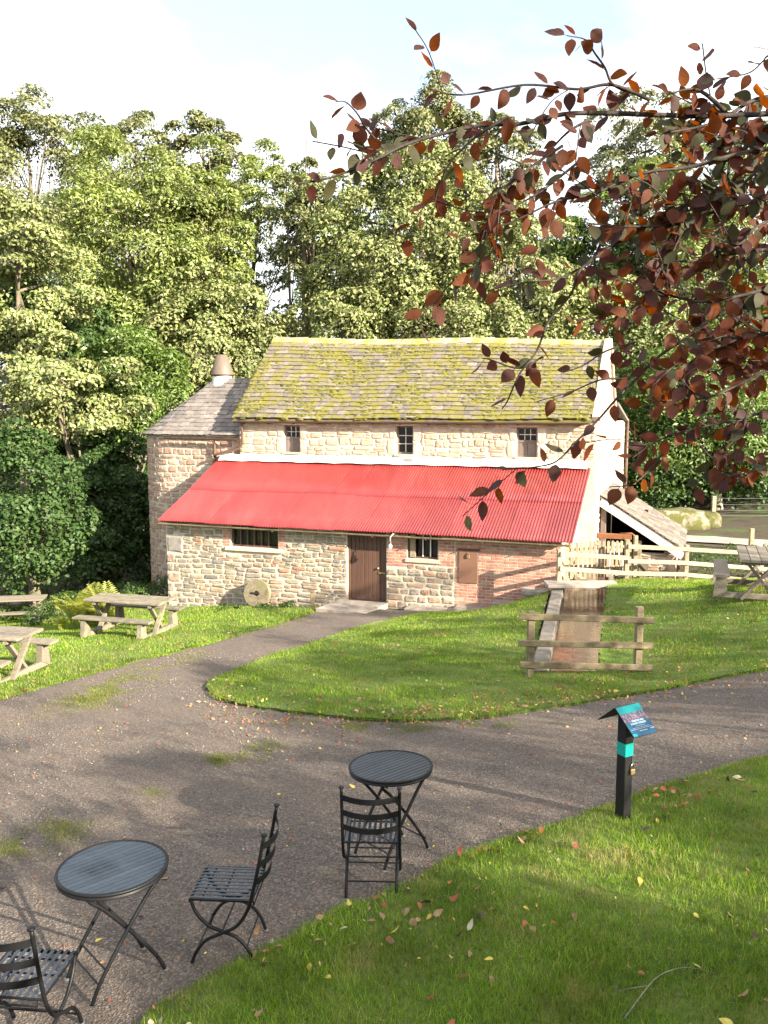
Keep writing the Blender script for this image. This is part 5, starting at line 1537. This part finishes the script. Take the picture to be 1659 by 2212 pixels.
# copper beech: limbs reach into view from a trunk outside the frame at the right
bb = (4.4,-1.9); bz0 = Tz(*bb)
beech = thing('copper_beech', 'copper beech reaching in from the right with dark purple and rust leaves', 'tree', (bb[0],bb[1],bz0-.1))
BASE = np.array([bb[0],bb[1],bz0-.1])
tm = MB()
trunk_pts = arc_pts([(0,0,0),(.05,.05,1.5),(-.05,.0,3.4),(.1,-.1,5.5),(0,0,8.0)], 16)
tm.tube(trunk_pts, [.30*(1.3 if i == 0 else 1)*(1-.7*i/(len(trunk_pts)-1)) for i in range(len(trunk_pts))], 12)
tm.build('trunk', MT['bark'], beech, True)
def cpt(c, d):                    # crop-8 pixel -> point at distance d
    return aty(c[0]*.625+622, c[1]*.625+52, d) - BASE
TW_ = [ # (points, distance at first, at last, thickness, leaves spacing px, sub twigs)
 ([(1800,300),(1659,310),(1430,318),(1100,308),(950,312),(800,345),(670,350),(520,382),(400,420),(300,470),(150,530),(30,552)],3.1,2.7,.009,44,6),
 ([(330,430),(270,360),(240,310),(200,270),(165,268)],2.75,2.7,.003,48,0),
 ([(1250,262),(1120,210),(1000,225),(820,210),(600,245),(480,220)],3.0,2.8,.005,44,2),
 ([(1180,238),(1120,205),(1095,150),(1060,100),(1030,55),(965,40)],3.0,2.95,.004,36,0),
 ([(1720,90),(1659,110),(1640,130),(1590,170),(1480,190)],3.0,2.9,.003,44,0),
 ([(1510,300),(1440,240),(1390,225),(1320,240)],3.0,2.95,.007,36,2),
 ([(1800,420),(1659,432),(1550,450),(1400,492),(1250,510),(1150,545),(1050,590),(930,612),(760,690),(600,740)],3.0,2.7,.007,40,7),
 ([(950,420),(860,480),(780,540),(700,590)],2.8,2.7,.004,28,3),
 ([(1000,480),(900,560),(840,600),(680,680)],2.85,2.75,.004,30,2),
 ([(760,320),(650,390),(560,480),(520,570),(505,640)],2.8,2.75,.004,44,1),
 ([(1040,330),(960,380),(880,470),(860,500)],2.9,2.85,.004,48,1),
 ([(1220,560),(1210,700),(1100,780),(1010,850),(980,930),(900,1030),(860,1130),(800,1210),(760,1300),(740,1330)],2.9,2.75,.005,74,1),
 ([(1020,840),(930,880),(860,890),(780,900),(700,920)],2.85,2.8,.003,44,0),
 ([(640,860),(560,900),(520,950),(470,1000),(430,1060)],2.8,2.75,.0025,42,0),
 ([(1750,930),(1500,1000),(1400,1070),(1280,1150),(1200,1230),(1140,1290),(1070,1370),(990,1450),(930,1510),(860,1530),(740,1540)],3.0,2.7,.006,84,1),
 ([(1200,1100),(1100,1130),(1020,1180),(950,1205)],2.85,2.8,.003,60,0),
 ([(1180,1225),(1080,1230),(980,1270),(860,1305)],2.85,2.8,.003,84,0),
 ([(880,1150),(800,1190),(700,1160),(670,1155)],2.8,2.75,.0025,34,0),
 ([(1800,560),(1659,600),(1500,640),(1350,690),(1200,700),(1040,690)],3.1,2.8,.008,26,8),
 ([(1800,780),(1659,780),(1500,800),(1380,820),(1260,810)],3.1,2.85,.007,32,4),
 ([(1800,880),(1600,930),(1450,960),(1330,940),(1250,900)],3.0,2.8,.007,32,4),
 ([(1800,1050),(1600,1080),(1450,1130),(1350,1200),(1260,1260)],3.0,2.8,.006,32,4),
 ([(1800,1200),(1659,1200),(1550,1250),(1450,1290),(1330,1300),(1230,1320)],3.0,2.8,.006,30,5),
 ([(1800,1330),(1659,1340),(1540,1370),(1400,1400),(1280,1440),(1190,1500)],2.95,2.75,.006,34,3),
 ([(1800,1480),(1659,1500),(1580,1560),(1480,1540)],2.9,2.75,.005,28,2),
 ([(1300,1480),(1250,1540),(1190,1590),(1110,1600)],2.85,2.75,.003,36,0),
 ([(1800,240),(1620,260),(1500,330),(1400,360),(1280,380)],3.2,2.9,.008,24,6),
 ([(1659,470),(1560,560),(1480,570),(1400,640),(1300,640)],3.1,2.9,.006,26,6),
 ([(1700,330),(1600,380),(1540,430),(1450,420)],3.2,3.0,.006,20,5),
 ([(1750,650),(1620,700),(1560,760),(1480,740)],3.1,2.9,.006,30,3),
 ([(1120,700),(1080,760),(1060,830),(1100,900),(1120,960)],2.95,2.8,.004,52,1),
 ([(1330,720),(1280,800),(1240,860),(1240,940),(1180,1000)],2.95,2.8,.004,38,3),
 ([(1750,1130),(1620,1140),(1520,1180),(1430,1230)],3.1,2.9,.005,28,3),
 ([(1750,1010),(1620,1020),(1540,1060),(1440,1060)],3.2,3.0,.005,30,3),
]
leaves = []
def add_leaves(pts, spacing_m, kind_bias, scale=1.0):
    cum = 0; side = 1
    for i in range(len(pts)-1):
        a, b2 = Vector(pts[i]), Vector(pts[i+1]); ln = (b2-a).length
        if ln < 1e-6: continue
        while cum < ln:
            p = a.lerp(b2, cum/ln); side = -side
            d = (b2-a).normalized()
            lat = Vector((d.z*.0, 0, 0)); 
            out = d.cross(Vector((0,-1,0)))
            if out.length < .1: out = Vector((0,0,1))
            out.normalize()
            dirv = (d*random.uniform(.2,.9) + out*side*random.uniform(.3,1.0) + Vector((random.uniform(-.3,.3),random.uniform(-.6,.6),random.uniform(-.75,.1)))).normalized()
            nz_ = Vector((random.gauss(0,.55), random.gauss(-.55,.6), random.gauss(.75,.55)))
            nz_ = (nz_ - dirv*nz_.dot(dirv))
            if nz_.length < .05: nz_ = dirv.orthogonal()
            nz_.normalize(); y_ = nz_.cross(dirv)
            L_ = random.uniform(.044,.074)*scale
            j = 0 if random.random() < kind_bias[0] else (1 if random.random() < kind_bias[1] else 2)
            leaves.append((basis(p+dirv*.010, dirv*L_, y_*L_*random.uniform(.85,1.15), nz_*L_), j, random.randrange(7), p))
            cum += spacing_m*random.uniform(.6,1.4)
        cum -= ln
for (pts, d0, d1, th_, sp_, sub) in TW_:
    n = len(pts); dist = [d0+(d1-d0)*i/(n-1)+random.uniform(-.03,.03) for i in range(n)]
    P = arc_pts([tuple(cpt(c, d)) for c, d in zip(pts, dist)], max(18, 5*n))
    br = MB(); br.tube(P, [th_*(1-.8*i/(len(P)-1))+.0009 for i in range(len(P))], 6)
    green = pts[0][0] > 1600 and pts[0][1] < 900
    bias = (.22,.52) if green else (.28,.82)
    add_leaves(P, sp_*.00103*(.66 if sp_ < 34 else .85), bias)
    for k in range(int(sub*1.0)):
        i = random.randrange(len(P)//8, len(P)-2); a = P[i]; d = (P[i+1]-P[i]).normalized()
        sd = d.cross(Vector((0,-1,0))).normalized()*random.choice((-1,1))
        e = a + (d*.7 + sd*random.uniform(.3,.9) + Vector((0,random.uniform(-.5,.5),-.25))).normalized()*random.uniform(.14,.32)
        Q_ = arc_pts([a, a.lerp(e,.5)+Vector((0,0,random.uniform(-.02,.03))), e], 8)
        br.tube(Q_, [.0022,]*len(Q_), 4)
        add_leaves(Q_, .036, bias, .95)
    br.build('branch', MT['twig'], beech, True)
# limbs joining the branches to the trunk
n_view = len(leaves)
for c0, d0, h in (((1800,300),3.1,5.3),((1800,420),3.0,4.6),((1800,560),3.1,4.9),((1800,780),3.1,3.9),((1800,1050),3.0,3.5),((1800,1330),2.95,3.1)):
    e = Vector(cpt(c0, d0)); a = Vector((random.uniform(-.1,.1),random.uniform(-.1,.1),h-.4))
    j_ = lambda k: Vector((random.uniform(-k,k),random.uniform(-k,k),random.uniform(-k,k)))
    P = arc_pts([a, a.lerp(e,.3)+j_(.15)+Vector((0,0,.25)), a.lerp(e,.6)+j_(.18)+Vector((0,0,.15)), a.lerp(e,.85)+j_(.08), e], 20)
    lb = MB(); lb.tube(P, [.055*(1-i/(len(P)-1))**1.2+.0085 for i in range(len(P))], 7)
    for k in range(13):
        i = random.randrange(int(len(P)*.35), len(P)-1); q0 = P[i]; d = (P[i+1]-P[i]).normalized()
        e2 = q0 + (d*.6 + j_(1.0)*.9 + Vector((0,0,-.25))).normalized()*random.uniform(.35,.85)
        w2 = e2 + Vector(BASE)
        if w2.y > 0 and w2.x < .46*w2.y + .22 and w2.z-5 < .46*w2.y+.2: continue
        Q_ = arc_pts([q0, q0.lerp(e2,.5)+j_(.06), e2], 9)
        lb.tube(Q_, [.007*(1-.8*i2/(len(Q_)-1)) for i2 in range(len(Q_))], 5)
        add_leaves(Q_, .030, (.35,.75), 1.0)
    lb.build('branch', MT['twig'], beech, True)
random.shuffle(leaves)
leaves.sort(key=lambda l: 0 if abs((l[3]+Vector(BASE)).x) < .45*(l[3]+Vector(BASE)).y else 1)
for (m_, j, v, p) in leaves[:298]: link('leaf', BV[j][v], beech, m_)
for j in range(3):
    mb = MB()
    for (m_, jj, v, p) in leaves[298:]:
        if jj == j:
            me = BV[j][v]; mb.add([m_ @ q_.co for q_ in me.vertices], [tuple(f.vertices) for f in me.polygons])
    stuff(mb.build('leaf_spray', BEECH[j], beech, True))
# the rest of its crown, above and to the right of the view
r_ = np.random.default_rng(99); cs, rs_ = [], []
while len(cs) < 90:
    d = r_.normal(size=3); d /= np.linalg.norm(d); c = np.array([4.6,-.2,6.6]) + d*np.array([3.5,3.8,3.6])*r_.uniform(.3,1)
    rad_ = r_.uniform(.5,.9)
    if c[2] < 3.0: continue
    y_ = c[1]
    # keep clear of the view
    if y_ > -1.5 and abs(c[0]) - rad_*1.3 < .46*max(y_+rad_,0)+.25 and c[2]-5-rad_*1.3 < .46*max(y_+rad_,0)+.15: continue
    cs.append(c); rs_.append(rad_)
cs = np.array(cs); out_ = cs-np.array([4.6,-.2,6.6]); out_ /= np.linalg.norm(out_, axis=1)[:,None]
V, Fc = leaf_cloud(cs, np.array(rs_), 4200, .11, out_, rg_=r_)
ok = np.ones(len(Fc), bool)
vq = V.reshape(-1,4,3).mean(1)
ok &= ~((vq[:,1] > 0) & (np.abs(vq[:,0]) < .46*vq[:,1]+.12) & (vq[:,2]-5 < .46*vq[:,1]+.1))
Fc = Fc[ok]
stuff(link('crown', np_mesh('crown', V-BASE, Fc, BEECH[0]), beech))

# fallen leaves: near ones singly, far ones as litter
def fallen(kind, x, y, s, lift):
    z = Tz(x,y)+lift
    az = random.uniform(0,6.28); tilt = Matrix.Rotation(random.gauss(0,.42),4,'X') @ Matrix.Rotation(random.gauss(0,.35),4,'Y')
    return Matrix.Translation((x,y,z)) @ Matrix.Rotation(az,4,'Z') @ tilt @ Matrix.Diagonal((s,s,s,1))
kinds = ['rusty red']*34 + ['tan']*36 + ['yellow']*9 + ['pale cream']*7 + ['dark brown']*14
spots = []
def scatter(poly, n, where, lift, s, cond=None, w_=None):
    xs_ = [p[0] for p in poly]; ys_ = [p[1] for p in poly]; k = 0
    while k < n:
        x = random.uniform(max(min(xs_),-6), min(max(xs_),8)); y = random.uniform(max(min(ys_),2.5), min(max(ys_),20))
        if abs(x) > .45*y+.3 or random.random() > .55 + 1.2*mnoise.noise((x*1.5, y*1.5, 9.3)): continue
        if not bool(inside(poly, np.array([x]), np.array([y]))[0]): continue
        if cond and random.random() > cond(x,y): continue
        spots.append((random.choice(kinds), x, y, random.uniform(*s), lift, where)); k += 1
fe = np.array(front_edge)
def near_edge(x, y):
    d = np.min(np.hypot(fe[:,0]-x, fe[:,1]-y)); return .12 + .9*math.exp(-d/.45)
scatter(LAWN_F, 165, 'on the front lawn', .08, (.045,.085), near_edge)
only_path = [p for p in GRAVEL]
def on_path(x, y):
    q_ = (np.array([x]), np.array([y]))
    return 0 if (inside(LAWN_F,*q_)[0] or inside(LAWN_I,*q_)[0] or inside(LAWN_L,*q_)[0] or y > 12) else .5
scatter(only_path, 70, 'on the gravel path', .03, (.035,.065), on_path)
il = np.array(isl_low)
def near_isl(x, y):
    d = np.min(np.hypot(il[:,0]-x, il[:,1]-y)); return .10 + 1.0*math.exp(-d/.4)
n0 = len(spots)
scatter(LAWN_I, 55, 'on the middle lawn', .08, (.06,.09), near_isl)
for (k, x, y, s, lift, where) in spots:
    o_ = link('fallen_leaf', FV[k][random.randrange(5)], None, fallen(k, x, y, s, lift))
    if 'front' in where:
        where += ' beside the information post' if math.hypot(x-2.04,y-6.92) < .7 else ' along the path edge' if near_edge(x,y) > .5 else ' near the pale twig' if y < 4.6 and x > .9 else ' well inside the edge'
    elif 'gravel' in where:
        where += ' around the farther round table' if math.hypot(x-.07,y-6.5) < 1.1 else ' around the nearer round table' if math.hypot(x+1.4,y-5.1) < 1.2 else ' towards the information post' if x > 1 else ' in the open yard'
    else: where += ' by its curved edge' if near_isl(x,y) > .45 else ' away from its edge'
    tag(o_, f'fallen {k} leaf lying {where}', 'leaf', f'{k} leaves fallen {where}')
spots = []
scatter(LAWN_I, 900, '', .075, (.03,.06), lambda x,y: .08 + 1.0*math.exp(-np.min(np.hypot(il[:,0]-x, il[:,1]-y))/.5)*(1.5 if x > 0 else .5))
scatter(LAWN_F, 260, '', .07, (.02,.035), near_edge)
scatter(only_path, 420, '', .025, (.02,.035), on_path)
le = np.array(left_edge)
scatter(LAWN_L, 150, '', .07, (.03,.06), lambda x,y: .25 + 1.0*math.exp(-np.min(np.hypot(le[:,0]-x, le[:,1]-y))/.3))
def near_isl_out(x,y):
    return on_path(x,y)*2*math.exp(-np.min(np.hypot(il[:,0]-x, il[:,1]-y))/.35) if y < 12.5 else 0
scatter(only_path, 420, '', .025, (.03,.06), near_isl_out)
for kd in FALLEN:
    mb = MB()
    for (k, x, y, s, lift, where) in spots:
        if k == kd or (k == 'dark brown' and kd == 'yellow' and random.random() < .5):
            m_ = fallen(k, x, y, s, lift); me = FV[kd][random.randrange(5)]
            mb.add([m_ @ q_.co for q_ in me.vertices], [tuple(f.vertices) for f in me.polygons])
    stuff(mb.build('leaf_litter', FALLEN[kd]))
# twig on the front lawn
tp = [hit(*p) for p in ((1348,2222),(1385,2180),(1415,2150),(1450,2132),(1490,2122),(1545,2125))]
tw = MB().tube(arc_pts([(p[0],p[1],p[2]+.075+.05*math.sin(i*.6)) for i,p in enumerate(tp)], 16), [.007-.0003*i for i in range(16)][:16], 6) if False else MB()
cv = arc_pts([(p[0],p[1],p[2]+.06+.05*math.sin(i*.6)) for i,p in enumerate(tp)], 20)
tw.tube(cv, [.0038*(1-.7*i/(len(cv)-1)) for i in range(len(cv))], 6)
s0 = hit(1320,2165); tw.tube([cv[6], cv[6].lerp(Vector((s0[0],s0[1],s0[2]+.07)),.5), (s0[0],s0[1],s0[2]+.06)], [.003,.0025,.001], 5)
tag(tw.build('fallen_twig', MT['twig_pale'], None, True), 'pale bare twig lying in the grass at the lower right', 'twig')
